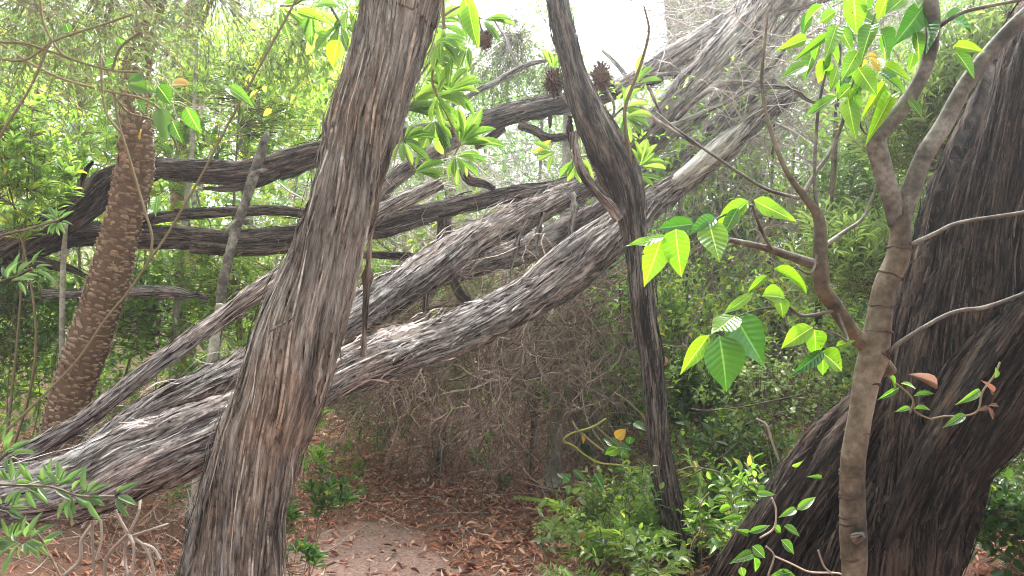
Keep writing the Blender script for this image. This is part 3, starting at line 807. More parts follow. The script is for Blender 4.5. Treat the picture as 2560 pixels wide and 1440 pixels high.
L9, tb9 = shaggy('fallen_branch', 'thin dark branch emerging from behind the leaning tree between two long logs', 'log',
    [(820, 640, 5.2, 16), (915, 636, 5.2, 17), (1000, 640, 5.2, 20), (1040, 648, 5.2, 22), (1090, 662, 5.2, 14), (1120, 680, 5.2, 6)],
    M['bark_slim'], n=80, m=22, amp=.004, lobes=.2, seed=17, strips=60, sl=(.04, .15), sw=(.003, .006), lift=.006, group=G_LOG)
L10, tb10 = shaggy('fallen_log', 'pale fallen trunk coming down from the top beside the tangled dead twigs', 'log',
    [(2200, -230, 5.95, 90), (2030, -90, 5.75, 82), (1920, 5, 5.65, 78), (1850, 85, 5.55, 77), (1790, 145, 5.45, 72), (1740, 195, 5.40, 67), (1690, 248, 5.35, 59), (1640, 300, 5.35, 54), (1580, 358, 5.35, 48), (1500, 430, 5.35, 39), (1420, 500, 5.35, 30)],
    M['bark_pale'], n=250, m=70, twist=.5, amp=.02, lobes=.24, seed=18, strips=800, sl=(.1, .45), sw=(.004, .014), lift=.04, group=G_LOG)
L10b, tb10b = shaggy('fallen_log', 'uppermost brown fallen trunk ending beside the bright sky gap', 'log',
    [(2120, -170, 6.15, 52), (1960, -30, 6.05, 55), (1850, 45, 5.95, 56), (1760, 98, 5.85, 56), (1690, 140, 5.80, 55), (1640, 172, 5.75, 46), (1590, 200, 5.75, 36), (1540, 222, 5.75, 19)],
    M['bark_pale'], n=220, m=56, twist=.5, amp=.015, lobes=.24, seed=19, strips=500, sl=(.1, .45), sw=(.004, .014), lift=.04, group=G_LOG)
L12, tb12 = shaggy('fallen_log', 'shaded fallen trunk lying deepest, between the two longest logs', 'log',
    [(1020, 705, 5.6, 36), (1110, 688, 5.6, 46), (1200, 662, 5.6, 60), (1350, 610, 5.65, 68), (1500, 530, 5.75, 60), (1600, 445, 5.85, 50), (1710, 388, 5.95, 46), (1820, 290, 6.1, 40), (1930, 200, 6.2, 28)],
    M['bark_log'], n=260, m=50, twist=.5, amp=.008, lobes=.2, seed=20, strips=500, lift=.016, group=G_LOG)
L13, tb13 = shaggy('fallen_branch', 'short pale log tilted upright among dead twigs beside the leaning tree', 'log',
    [(930, 510, 5.9, 34), (975, 455, 5.9, 40), (1040, 408, 5.9, 38), (1100, 372, 5.9, 36), (1150, 348, 5.95, 26)],
    M['bark_log'], n=90, m=32, amp=.006, lobes=.2, seed=22, strips=120, lift=.01, group=G_LOG)
L14, tb14 = shaggy('bare_branch', 'bleached bare branch reaching up toward the two spiky seed cones', 'branch',
    [(1130, 262, 6.6, 13), (1200, 224, 6.5, 14), (1240, 205, 6.45, 14), (1275, 184, 6.4, 15), (1325, 160, 6.35, 14), (1368, 151, 6.3, 10)],
    M['bark_log'], n=80, m=14, amp=.002, lobes=.25, seed=23, strips=0)
add_limb(L14, [(1300, 172, 6.38, 10), (1278, 130, 6.4, 9), (1262, 92, 6.45, 8), (1235, 50, 6.5, 6)], M['bark_log'], seed=40, n=40, m=10)
L15, tb15 = shaggy('bare_branch', 'dark hooked stub curling below the serrated leaf clusters', 'branch',
    [(1166, 405, 5.3, 18), (1160, 430, 5.28, 24), (1175, 452, 5.28, 24), (1205, 458, 5.3, 20), (1235, 470, 5.4, 12)],
    M['bark_slim'], n=50, m=20, amp=.003, lobes=.2, seed=24, strips=20, sl=(.03, .08), lift=.005)
L16, tb16 = shaggy('bare_branch', 'dark hooked stub hanging under the second fallen trunk', 'branch',
    [(1130, 690, 4.9, 16), (1142, 720, 4.9, 22), (1160, 745, 4.9, 20), (1195, 757, 4.95, 14), (1230, 750, 5.0, 8)],
    M['bark_slim'], n=50, m=20, amp=.003, lobes=.2, seed=25, strips=20, sl=(.03, .08), lift=.005)
L17, tb17 = shaggy('upright_stub', 'short reddish upright stub propping the level branches', 'branch',
    [(1112, 540, 5.55, 34), (1110, 580, 5.55, 36), (1106, 625, 5.55, 30), (1102, 690, 5.55, 22)],
    M['bark_main'], n=50, m=24, amp=.004, lobes=.1, seed=26, strips=60, sl=(.03, .12), lift=.006)

L18, tb18 = shaggy('fallen_log', 'thin pale log fanning out under the pale trunk from the top', 'log',
    [(1560, 425, 5.45, 24), (1640, 372, 5.45, 29), (1720, 315, 5.45, 29), (1800, 250, 5.50, 26), (1880, 165, 5.55, 23), (1960, 70, 5.65, 20), (2050, -60, 5.75, 17)],
    M['bark_pale'], n=200, m=40, twist=.5, amp=.007, lobes=.2, seed=27, strips=200, sl=(.1, .4), lift=.02, group=G_LOG)
# ================================================================== foliage masses
KIND = {
    'whorl': dict(k=9, tl=.10, al=1.05, L=(.07, .12), wr=.27, mat='leaf_bright', whorl=True),
    'ovate': dict(k=8, tl=.22, al=1.0, L=(.05, .09), wr=.46, mat='leaf_bright', whorl=False),
    'broad': dict(k=7, tl=.20, al=1.1, L=(.08, .13), wr=.5, mat='leaf_dark', whorl=False),
    'fine': dict(k=22, tl=.22, al=.85, L=(.018, .034), wr=.22, mat='leaf_fine', whorl=False),
    'lance': dict(k=12, tl=.22, al=.85, L=(.06, .11), wr=.17, mat='leaf_pale', whorl=False),
    'round': dict(k=9, tl=.20, al=1.2, L=(.025, .04), wr=.75, mat='leaf_pale', whorl=False),
}

def to_px(p):
    y = np.maximum(p[..., 1], .1)
    return 1280 + p[..., 0] / y * F, 720 - (p[..., 2] - CZ) / y * F

def clearing(p, g):
    """True where leaves may hang: the canopy is open towards the bright gap ahead."""
    px, py = to_px(p)
    w = 40 * (vnoise(px / 45., py / 45., 0, 77) - .5) * 2
    open1 = ((px - 1555) / (140 + w)) ** 2 + ((py - 0) / (215 + w)) ** 2 < 1
    thin = (px > 1085) & (px < 1420) & (py < 175) & (p[..., 1] > 6.0)
    keep = ~open1 & ~(thin & (g.random(len(p)) < .72))
    thin2 = (py < 40) & (px < 1100) & (p[..., 1] > 6.5)
    return keep & ~(thin2 & (g.random(len(p)) < .35))

def mass(name, label, box, n, kind, seed, thr=.45, fr=.7, tm=T2, mat=None, sc_=1.0, rej=True, category='foliage', sel=None):
    g = np.random.default_rng(seed)
    K = KIND[kind]
    p = np.stack([g.uniform(*box[0], n), g.uniform(*box[1], n), g.uniform(*box[2], n)], 1)
    nz = vnoise(p[:, 0] * fr, p[:, 1] * fr, p[:, 2] * fr * 1.2, seed) * .65 + .35 * vnoise(p[:, 0] * fr * 3, p[:, 1] * fr * 3, p[:, 2] * fr * 3, seed + 1)
    ok = nz > thr
    ok &= p[:, 2] > ground_z(p[:, 0], p[:, 1]) + .03
    if sel is not None:
        ok &= sel(p, g)
    p = p[ok]
    if rej:
        p = p[clearing(p, g)]
    d = nrm(g.normal(size=p.shape)) + np.array([0, -.25, .35])
    pos, dd, nh, L, W, idx = spray(p, d, K['k'], K['tl'] * sc_, g, K['al'], K['L'], K['wr'], whorl=K['whorl'])
    if rej:
        ok = clearing(pos, np.random.default_rng(1)) | (g.random(len(pos)) < .5)
        px, py = to_px(pos)
        ok &= ~(((px - 1555) / 125) ** 2 + ((py - 0) / 200) ** 2 < 1)
        pos, dd, nh, L, W, idx = pos[ok], dd[ok], nh[ok], L[ok], W[ok], idx[ok]
    tone = vnoise(p[:, 0] * 1.1, p[:, 1] * 1.1, p[:, 2] * 1.1, seed + 5)
    rnd = np.clip(tone[idx] * .75 + g.random(len(pos)) * .35 - .05, 0, .985)
    rnd = np.where(g.random(len(pos)) < .003, .999, rnd)
    G = Geo()
    G.add(*scatter(tm, pos, dd, nh, L * sc_, W * sc_, rnd))
    V, Fs, at = G.out()
    print(name, len(pos), 'leaves')
    return link(name, mesh_from(name, V, Fs, at, False, mat or M[K['mat']]), kind='stuff', label=label, category=category)

mass('forest_foliage', 'mass of green leaves filling the wood behind the fallen logs', ((-8.5, 7.5), (8.0, 13.0), (0.3, 6.5)), 34000, 'ovate', 101, thr=.44, sc_=1.07, mat=M['leaf_far'])
mass('distant_foliage', 'far wall of foliage closing the wood', ((-15, 14), (13.0, 22.0), (0.6, 10)), 19000, 'ovate', 102, thr=.40, fr=.4, sc_=2.25, mat=M['leaf_far'])
mass('bright_foliage', 'sunny yellow green leaves behind the scaly trunk', ((-5.8, -.2), (5.8, 9.0), (0.5, 4.6)), 7200, 'whorl', 103, thr=.45, fr=.9, tm=T4, sc_=.8)
mass('fine_canopy_foliage', 'fine grey green foliage hanging high around the sky gap', ((-6, 7), (6.8, 11.0), (3.2, 6.8)), 5200, 'fine', 104, thr=.46, fr=.8, sc_=1.7)
mass('dark_undergrowth', 'dark tangled low undergrowth on the shaded side', ((.6, 6.5), (6.2, 12.0), (0.2, 2.6)), 6000, 'broad', 105, thr=.46, fr=.9, tm=T2, mat=M['leaf_dark'])
mass('shade_foliage', 'mixed small green leaves filling the shade behind the crooked tree', ((.55, 4.6), (5.0, 8.2), (0.15, 3.0)), 4600, 'ovate', 107, thr=.49, fr=1.3, tm=T4, sc_=.75, mat=M['leaf_bright'])
mass('brush_leaves', 'scattered small green leaves caught in the brown brush', ((-1.6, 1.6), (5.8, 7.8), (0.1, 1.7)), 900, 'ovate', 108, thr=.5, fr=1.3, tm=T4, sc_=.65, mat=M['leaf_far'])
mass('mid_undergrowth', 'mixed low leaves between the crooked tree and the massive root', ((.85, 3.2), (4.5, 6.8), (0.15, 1.7)), 1500, 'ovate', 112, thr=.49, fr=1.6, tm=T4, sc_=.7, mat=M['leaf_bright'])
mass('low_undergrowth', 'low green undergrowth behind the fallen logs at left', ((-4.6, -.95), (4.9, 7.6), (0.12, 1.35)), 1900, 'ovate', 109, thr=.47, fr=1.4, tm=T4, sc_=.75, mat=M['leaf_bright'])
# unseen canopy, put in to dim the path from above and behind the photographer
mass('unseen_canopy_foliage', 'unseen leafy canopy put above the path to dim it', ((-9, 9), (-7, 2.5), (4.4, 7.5)), 4200, 'ovate', 106, thr=.46, fr=.6, sc_=2.2, mat=M['leaf_far'], rej=True)

mass('unseen_canopy_foliage', 'unseen leafy canopy added above the leaning tree to darken the lower logs', ((-6, -.9), (1.2, 4.4), (3.7, 6.2)), 750, 'ovate', 110, thr=.44, fr=.8, sc_=2.0, mat=M['leaf_far'])  # out of view, added to keep light off the lower logs
mass('unseen_canopy_foliage', 'unseen leafy canopy added to darken the massive trunk', ((.9, 6), (1.2, 5.0), (3.8, 6.2)), 700, 'ovate', 111, thr=.44, fr=.8, sc_=2.0, mat=M['leaf_far'])  # also out of view, added so the massive trunk turns darker

# ================================================================== dead twig tangles
def tangle(name, label, starts, dirs, L, seed, mat, c2=5, c3=4, r=(.007, .004, .0026), jit=.28, grav=.05, curve=.12, sides=3, L2=(.2, .6), L3=(.08, .3)):
    g = np.random.default_rng(seed)
    G = Geo()
    p1 = wander(starts, dirs, g.uniform(*L, len(starts)), 9, jit, grav, g, curve)
    G.add(*twig_mesh(p1, np.full(len(p1), r[0]) * g.uniform(.5, 1.4, len(p1)), np.full(len(p1), r[0] * .35), sides, g=g))
    p2 = branch_off(p1, c2, L2, 6, jit * 1.1, grav, g, .9)
    G.add(*twig_mesh(p2, np.full(len(p2), r[1]) * g.uniform(.6, 1.3, len(p2)), np.full(len(p2), r[1] * .4), sides, g=g))
    if c3:
        p3 = branch_off(p2, c3, L3, 5, jit * 1.2, grav, g, 1.0)
        G.add(*twig_mesh(p3, np.full(len(p3), r[2]), np.full(len(p3), r[2] * .5), 3, g=g))
    V, Fs, at = G.out()
    print(name, len(V))
    return link(name, mesh_from(name, V, Fs, at, True, mat), kind='stuff', label=label, category='twigs')

def rnd_px(g, n, x, y, d):
    d_ = g.uniform(*d, n)
    a = np.stack([g.uniform(*x, n), g.uniform(*y, n)], 1)
    return np.stack([(a[:, 0] - 1280) / F * d_, d_, CZ - (a[:, 1] - 720) / F * d_], 1)

g = np.random.default_rng(5)
# brown twigs drooping from the logs over the end of the path
st = rnd_px(g, 230, (1000, 1620), (640, 900), (5.4, 7.6))
tangle('drooping_dead_twigs', 'brown dead twigs drooping in a tangle over the end of the path', st, np.stack([g.normal(-.5, .5, 230), g.normal(-.1, .4, 230), g.normal(-.45, .35, 230)], 1), (.5, 1.3), 201, M['brown_twig'], c2=6, c3=4, grav=.10, curve=.16)
st = rnd_px(g, 70, (1080, 1560), (700, 960), (5.2, 6.0))
tangle('curly_dead_twigs', 'thick curly dead twigs hanging in front of the brown tangle', st, np.stack([g.normal(-.6, .5, 70), g.normal(-.2, .3, 70), g.normal(-.35, .35, 70)], 1), (.5, 1.1), 207, M['brown_twig'], c2=5, c3=3, r=(.006, .004, .0028), grav=.06, curve=.28)
st = rnd_px(g, 40, (1760, 2140), (60, 440), (5.2, 6.6))
tangle('curly_crown_twigs', 'curly grey branches in front of the fallen crown', st, np.stack([g.normal(-.4, .6, 40), g.normal(-.1, .3, 40), g.normal(-.25, .4, 40)], 1), (.4, 1.0), 208, M['pale_twig'], c2=5, c3=2, r=(.006, .004, .0028), grav=.0, curve=.3)
st = rnd_px(g, 120, (900, 1560), (900, 1120), (5.8, 7.8))
tangle('low_dead_twigs', 'low brown brushwood lying at the foot of the thicket', st, np.stack([g.normal(-.3, .8, 120), g.normal(-.1, .5, 120), g.normal(.1, .25, 120)], 1), (.4, 1.0), 202, M['brown_twig'], c2=6, c3=3, grav=.06)
# grey crown of the fallen tree, upper right
st = rnd_px(g, 210, (1760, 2280), (-60, 360), (6.5, 7.9))
tangle('fallen_crown_twigs', 'dense grey dead twigs of the fallen crown beside the uppermost trunks', st, np.stack([g.normal(-.7, .5, 210), g.normal(-.1, .4, 210), g.normal(-.35, .35, 210)], 1), (.6, 1.5), 203, M['pale_twig'], c2=6, c3=3, r=(.010, .0055, .0035), grav=.02, curve=.2)
st = rnd_px(g, 110, (950, 1480), (360, 620), (6.0, 7.6))
tangle('behind_log_twigs', 'pale dead twigs seen through the gaps between the fallen logs', st, np.stack([g.normal(-.4, .7, 110), g.normal(0, .4, 110), g.normal(-.1, .5, 110)], 1), (.5, 1.2), 204, M['pale_twig'], c2=6, c3=3, grav=.04, curve=.2)
st = rnd_px(g, 150, (1640, 2120), (420, 900), (5.6, 7.6))
tangle('shaded_dead_twigs', 'dim curly twigs between the crooked tree and the ringed sapling', st, np.stack([g.normal(-.2, .6, 150), g.normal(0, .4, 150), g.normal(-.5, .4, 150)], 1), (.5, 1.3), 205, M['dead_twig'], c2=6, c3=4, grav=.08, curve=.22)

st = rnd_px(g, 70, (-60, 820), (-40, 900), (5.4, 7.5))
tangle('bare_thin_branches', 'thin pale bare branches threading the leaves on the left', st, np.stack([g.normal(0, .6, 70), g.normal(0, .3, 70), g.normal(.3, .6, 70)], 1), (.5, 1.4), 209, M['dead_twig'], c2=3, c3=2, r=(.007, .004, .003), grav=.0, curve=.1)
# ================================================================== scaly trunks
def scale_template():
    V, Fq = [], []
    rows = [(0.0, .05, 1.0), (.45, .42, 1.0), (.85, .80, .8), (1.05, .62, .62), (.95, .0, .5)]
    for v, z, w in rows:
        for u in (-1, -.4, .4, 1):
            V.append([u * .5 * w, v, z * (1 - .45 * u * u)])
    for r in range(4):
        for c in range(3):
            a = r * 4 + c
            Fq.append([a, a + 1, a + 5, a + 4])
    return np.array(V), [np.array(Fq)]
SCALE_T = scale_template()
g = np.random.default_rng(31)
t_sc = thing('scaly_tree', 'thick brown trunk covered in overlapping scales, standing before the arching branch', 'tree', (P(140, 1180, 4.6)[0], 4.6, float(ground_z(-2.65, 4.6))))
tb = Tube(px_path([(120, 1230, 4.6, 106), (150, 1110, 4.6, 98), (162, 1040, 4.6, 96), (186, 960, 4.6, 96), (216, 870, 4.6, 98), (246, 780, 4.6, 94), (274, 690, 4.6, 96), (295, 600, 4.6, 86), (312, 530, 4.6, 84), (325, 470, 4.6, 88), (340, 400, 4.6, 84),
          (338, 300, 4.6, 70), (336, 240, 4.6, 66), (345, 150, 4.6, 62), (372, 40, 4.6, 60), (405, -100, 4.6, 58)]), 120, 36, 0, .004, .08, 41)
part('trunk', t_sc, tb.V, tb.F, M['scale_core'], {'rnd': np.full(len(tb.V), .1)})
rows = int(tb.s[-1] / .0235)
P_, N_, T_, W_ = [], [], [], []
for r in range(rows):
    s = (r + .3) * .0235
    rr = np.interp(s, tb.s, tb.rad)
    k = max(8, int(round(2 * np.pi * rr / .042)))
    th = (np.arange(k) + (r % 2) * .5 + g.normal(0, .3, k)) / k * 2 * np.pi
    p, nn, tt = tb.at(np.clip(np.full(k, s) + g.normal(0, .008, k), 0, tb.s[-1]), th % (2 * np.pi))
    P_.append(p - nn * .006); N_.append(nn); T_.append(nrm(tt + nn * g.normal(.12, .16, (k, 1)))); W_.append(2 * np.pi * rr / k * g.uniform(.6, 1.3, k))
P_, N_, T_, W_ = map(np.concatenate, (P_, N_, T_, W_))
X_ = nrm(np.cross(T_, N_)); Z_ = np.cross(X_, T_)
Hh = g.uniform(.018, .03, len(P_)); Dp = g.uniform(.010, .026, len(P_))
px, py = to_px(P_)
face = -(N_ * nrm(P_ - np.array([0, 0, CZ]))).sum(1)
vis = (face > .1) & (py > 225) & (py < 1150) & ~((py < 330) & (px > 330)) & (px > 60)
order = np.argsort(-(face + .4 * g.random(len(P_))) * vis)
chosen = order[:300]
sm = mesh_from('scale', SCALE_T[0], SCALE_T[1], None, False, M['scale'])
for i in chosen:
    o = link('scale', sm, t_sc)
    q = P_[i] - np.array(t_sc.location)
    x, y, z = X_[i] * W_[i], T_[i] * Hh[i], Z_[i] * Dp[i]
    o.matrix_local = Matrix(((x[0], y[0], z[0], q[0]), (x[1], y[1], z[1], q[1]), (x[2], y[2], z[2], q[2]), (0, 0, 0, 1)))
rest = np.setdiff1d(np.arange(len(P_)), chosen)
V0 = SCALE_T[0]
V = P_[rest][:, None] + X_[rest][:, None] * V0[None, :, 0:1] * W_[rest][:, None, None] + T_[rest][:, None] * V0[None, :, 1:2] * Hh[rest][:, None, None] + Z_[rest][:, None] * V0[None, :, 2:3] * Dp[rest][:, None, None]
Fq = (SCALE_T[1][0][None] + np.arange(len(rest))[:, None, None] * len(V0)).reshape(-1, 4)
part('scales', t_sc, V.reshape(-1, 3), [Fq], M['scale'], {'rnd': np.repeat(g.random(len(rest)), len(V0))}, kind='stuff', smooth=False)
hanging_g = np.random.default_rng(44)

t_sc2 = thing('scaly_tree', 'thin pale brown scaly trunk half hidden in leaves behind the thick scaly one', 'tree', (P(468, 1050, 7.0)[0], 7.0, float(ground_z(-2.9, 7.0))))
tb = Tube(px_path([(468, 1080, 7, 36), (466, 930, 7, 36), (470, 760, 7, 34), (468, 660, 7, 34), (448, 520, 7, 38), (452, 460, 7, 42), (466, 380, 7, 38), (474, 270, 7, 38), (470, 180, 7, 50), (462, 110, 7, 62), (490, 40, 7, 58), (530, -60, 7, 50), (560, -160, 7, 48)]), 160, 24, 0, .006, .12, 45, f1=20, f2=50)
part('trunk', t_sc2, tb.V, tb.F, M['scale'], tb.attrs)
k = 900
s_ = g.uniform(0, tb.s[-1], k); th = g.uniform(0, 6.28, k)
p, nn, tt = tb.at(s_, th)
x = nrm(np.cross(tt, nn))
V = p[:, None] - nn[:, None] * .004 + x[:, None] * V0[None, :, 0:1] * .045 + tt[:, None] * V0[None, :, 1:2] * .04 + nn[:, None] * V0[None, :, 2:3] * .02
part('scales', t_sc2, V.reshape(-1, 3), [(SCALE_T[1][0][None] + np.arange(k)[:, None, None] * len(V0)).reshape(-1, 4)], M['scale'], {'rnd': np.repeat(g.random(k), len(V0))}, kind='stuff', smooth=False)
# its skirt of dead fronds near the top
st = rnd_px(g, 90, (400, 520), (40, 150), (6.9, 7.1))
pth = wander(st, np.stack([g.normal(0, .5, 90), g.normal(0, .4, 90), g.normal(-.6, .3, 90)], 1), g.uniform(.2, .6, 90), 7, .12, .15, g)
V, Fs, at = twig_mesh(pth, np.full(90, .006), np.full(90, .002), 3, g=g)
part('dead_fronds', t_sc2, V, Fs, M['brown_twig'], at, kind='stuff')

# ================================================================== standing thin trunks
def pole(name, label, pts, mat, m=14, n=70, seed=1, lobes=.12, limbs=(), group=None):
    c = px_path(pts)
    x, y = c[0][0], c[0][1]
    gz_ = float(ground_z(x, y))
    t = thing(name, label, 'tree', (x, y, gz_), group)
    if c[0][2] > gz_ - .05:
        c = [(x, y, gz_ - .1, c[0][3] * 1.15)] + c
    tb = Tube(c, n, m, .2, .002, lobes, seed, knots=.25)
    part('trunk', t, tb.V, tb.F, mat, tb.attrs)
    for q in limbs:
        add_limb(t, q, mat, n=30, m=8, seed=seed + 7, amp=.001)
    return t
G_POLE = 'thin standing trunks in the wood'
pole('broken_sapling', 'mossy grey sapling with snapped top standing across the fallen branches', [(462, 1440, 4.75, 40), (500, 1170, 4.75, 36), (535, 900, 4.75, 26), (553, 740, 4.75, 25), (568, 660, 4.75, 24), (592, 565, 4.75, 24), (614, 505, 4.75, 22), (634, 440, 4.75, 25), (650, 390, 4.75, 23), (662, 350, 4.75, 21), (668, 328, 4.75, 8)],
     M['grey_bark'], seed=51, group=G_POLE, limbs=([(628, 440, 4.73, 12), (650, 428, 4.7, 12), (668, 425, 4.7, 6)], [(600, 545, 4.73, 10), (580, 560, 4.7, 9), (560, 585, 4.7, 5)]))
pole('pale_sapling', 'straight pale lichened stem between the scaly trunk and the leaning tree', [(398, 1440, 5.7, 34), (410, 1220, 5.7, 31), (425, 1080, 5.7, 29), (436, 960, 5.7, 28), (441, 860, 5.7, 26), (446, 760, 5.7, 26), (452, 630, 5.7, 20), (470, 480, 5.7, 15), (484, 300, 5.7, 11), (490, 100, 5.7, 8)], M['pale_bark'], seed=52, group=G_POLE)
pole('pale_sapling', 'second pale stem just left of the leaning tree, leaf tuft beside it', [(478, 1440, 4.3, 40), (492, 1280, 4.3, 36), (505, 1150, 4.3, 34), (520, 1000, 4.35, 26), (536, 860, 4.4, 24), (552, 760, 4.4, 20)], M['pale_bark'], seed=53, group=G_POLE)
pole('pale_sapling', 'short pale stem under the dark stub at the left edge', [(156, 1000, 5.0, 14), (155, 790, 5.0, 14), (158, 640, 5.0, 13), (166, 560, 5.0, 9)], M['pale_bark'], m=10, seed=54, group=G_POLE)
pole('pale_sapling', 'faint pale stem left of the scaly trunk high among leaves', [(140, 900, 7, 20), (150, 560, 7, 18), (170, 390, 7, 18), (205, 250, 7, 17), (240, 60, 7, 14), (260, -100, 7, 12)], M['pale_bark'], m=10, seed=55, group=G_POLE)
pole('lichened_tree', 'upright grey lichened trunk at the edge of the dead thicket', [(1382, 1230, 6.0, 46), (1386, 1130, 6.0, 38), (1394, 1000, 6.0, 34), (1402, 870, 6.0, 29), (1408, 700, 6.05, 26), (1416, 400, 6.2, 22), (1420, 100, 6.4, 16)], M['pale_bark'], m=18, seed=56, group=G_POLE)
for k, (lab, pts, mt) in enumerate((
    ('slim grey trunk rising just right of the lichened trunk', [(1440, 1190, 6.8, 20), (1446, 900, 6.8, 17), (1458, 600, 6.9, 15), (1470, 200, 7, 12)], 'grey_bark'),
    ('slim pale trunk midway between lichened trunk and crooked tree', [(1476, 1200, 6.6, 19), (1486, 1000, 6.6, 17), (1498, 820, 6.6, 15), (1512, 560, 6.7, 13), (1520, 380, 6.8, 12)], 'pale_bark'),
    ('dark sloping stem just left of the crooked tree', [(1520, 1210, 6.2, 28), (1545, 1010, 6.2, 26), (1568, 900, 6.2, 20), (1580, 720, 6.3, 18), (1600, 500, 6.4, 14)], 'grey_bark'),
    ('dark straight trunk right of the crooked tree low in the shade', [(1782, 1180, 6.9, 34), (1786, 1000, 6.9, 28), (1792, 800, 6.9, 24), (1800, 500, 7, 20), (1810, 200, 7.2, 16)], 'grey_bark'),
    ('whitish thin trunk under the large glossy leaves', [(1866, 1010, 8.5, 11), (1870, 860, 8.5, 11), (1874, 600, 8.6, 9), (1880, 300, 8.8, 8)], 'pale_bark'),
    ('whitish thread of trunk beside its whitish twin under the glossy leaves', [(1849, 1005, 8.8, 9), (1846, 850, 8.8, 9), (1840, 600, 8.9, 8), (1836, 300, 9, 7)], 'pale_bark'),
    ('pinkish brown stem behind the sapling fork', [(2030, 1150, 4.8, 19), (2044, 860, 4.8, 18), (2048, 740, 4.8, 17), (2070, 560, 4.8, 15), (2084, 420, 4.85, 13), (2090, 300, 4.9, 11), (2100, 100, 5, 9)], 'sapling_bark'),
    ('dim dark trunk just right of the crooked tree above the glossy shrub', [(1690, 1160, 8, 24), (1712, 800, 8, 22), (1735, 560, 8.1, 18), (1760, 250, 8.2, 14)], 'grey_bark'),
    ('tall hazy dark trunk at the right rim of the sky gap', [(1790, 1000, 10.5, 60), (1740, 560, 10.5, 52), (1712, 250, 10.6, 48), (1688, 60, 10.8, 46), (1668, -120, 11, 40), (1650, -400, 11.4, 34)], 'grey_bark'),
    ('small dim trunk at the far end of the path', [(966, 1105, 7.4, 20), (974, 1000, 7.4, 18), (980, 800, 7.5, 14), (984, 600, 7.5, 12)], 'grey_bark'),
    ('short knee high stump in the brushwood beyond the path', [(1094, 1190, 6.3, 18), (1104, 1120, 6.3, 17), (1106, 1065, 6.3, 15)], 'grey_bark'))):
    pole('thin_tree' if k < 10 else 'stump', lab, pts, M[mt], m=12, n=50, seed=60 + k, group=G_POLE if k < 10 else None)

for k, (lab, x0, x1, d, w, mt) in enumerate((
    ('slender pale stem left of the whitish twin trunks', 1812, 1800, 6.4, 9, 'pale_bark'), ('slender grey stem right of the whitish twin trunks', 1905, 1925, 6.0, 10, 'grey_bark'),
    ('slender pale stem close to the lower sapling limb', 1985, 1978, 6.6, 9, 'pale_bark'), ('leaning thin stem just behind the crooked tree foot', 1750, 1700, 5.6, 10, 'grey_bark'), ('slender grey stem in the dead thicket left of the lichened trunk', 1330, 1345, 6.4, 12, 'grey_bark'))):
    pole('thin_tree', lab, [(x0, 1160, d, w * 1.15), (x0 * .7 + x1 * .3 + 4, 900, d, w), (x1, 600, d, w * .85), (x1 + 10, 300, d + .1, w * .7)], M[mt], m=9, n=40, seed=140 + k, group=G_POLE)

# far trunks that hold up the canopy behind
gg = np.random.default_rng(62)
far_labels = ['distant trunk at the far left of the wood', 'distant trunk left of the scaly trunk', 'distant trunk between scaly trunk and leaning tree', 'distant trunk above the level branch',
              'distant trunk just right of the leaning tree', 'distant trunk behind the fallen crown twigs', 'distant trunk behind the ringed sapling', 'distant trunk at the far right of the wood']
for lab, xx in zip(far_labels, (40, 130, 540, 640, 1150, 1900, 2190, 2500)):
    d = gg.uniform(9, 13); b = gg.normal(0, 40); w = gg.uniform(26, 44)
    pole('distant_tree', lab, [(xx, 1050, d, w), (xx + b * .4, 600, d, w * .85), (xx + b, 200, d, w * .7), (xx + b * 1.6, -400, d + .5, w * .5)], M['grey_bark'], m=10, n=30, seed=90 + xx, group='distant trunks')

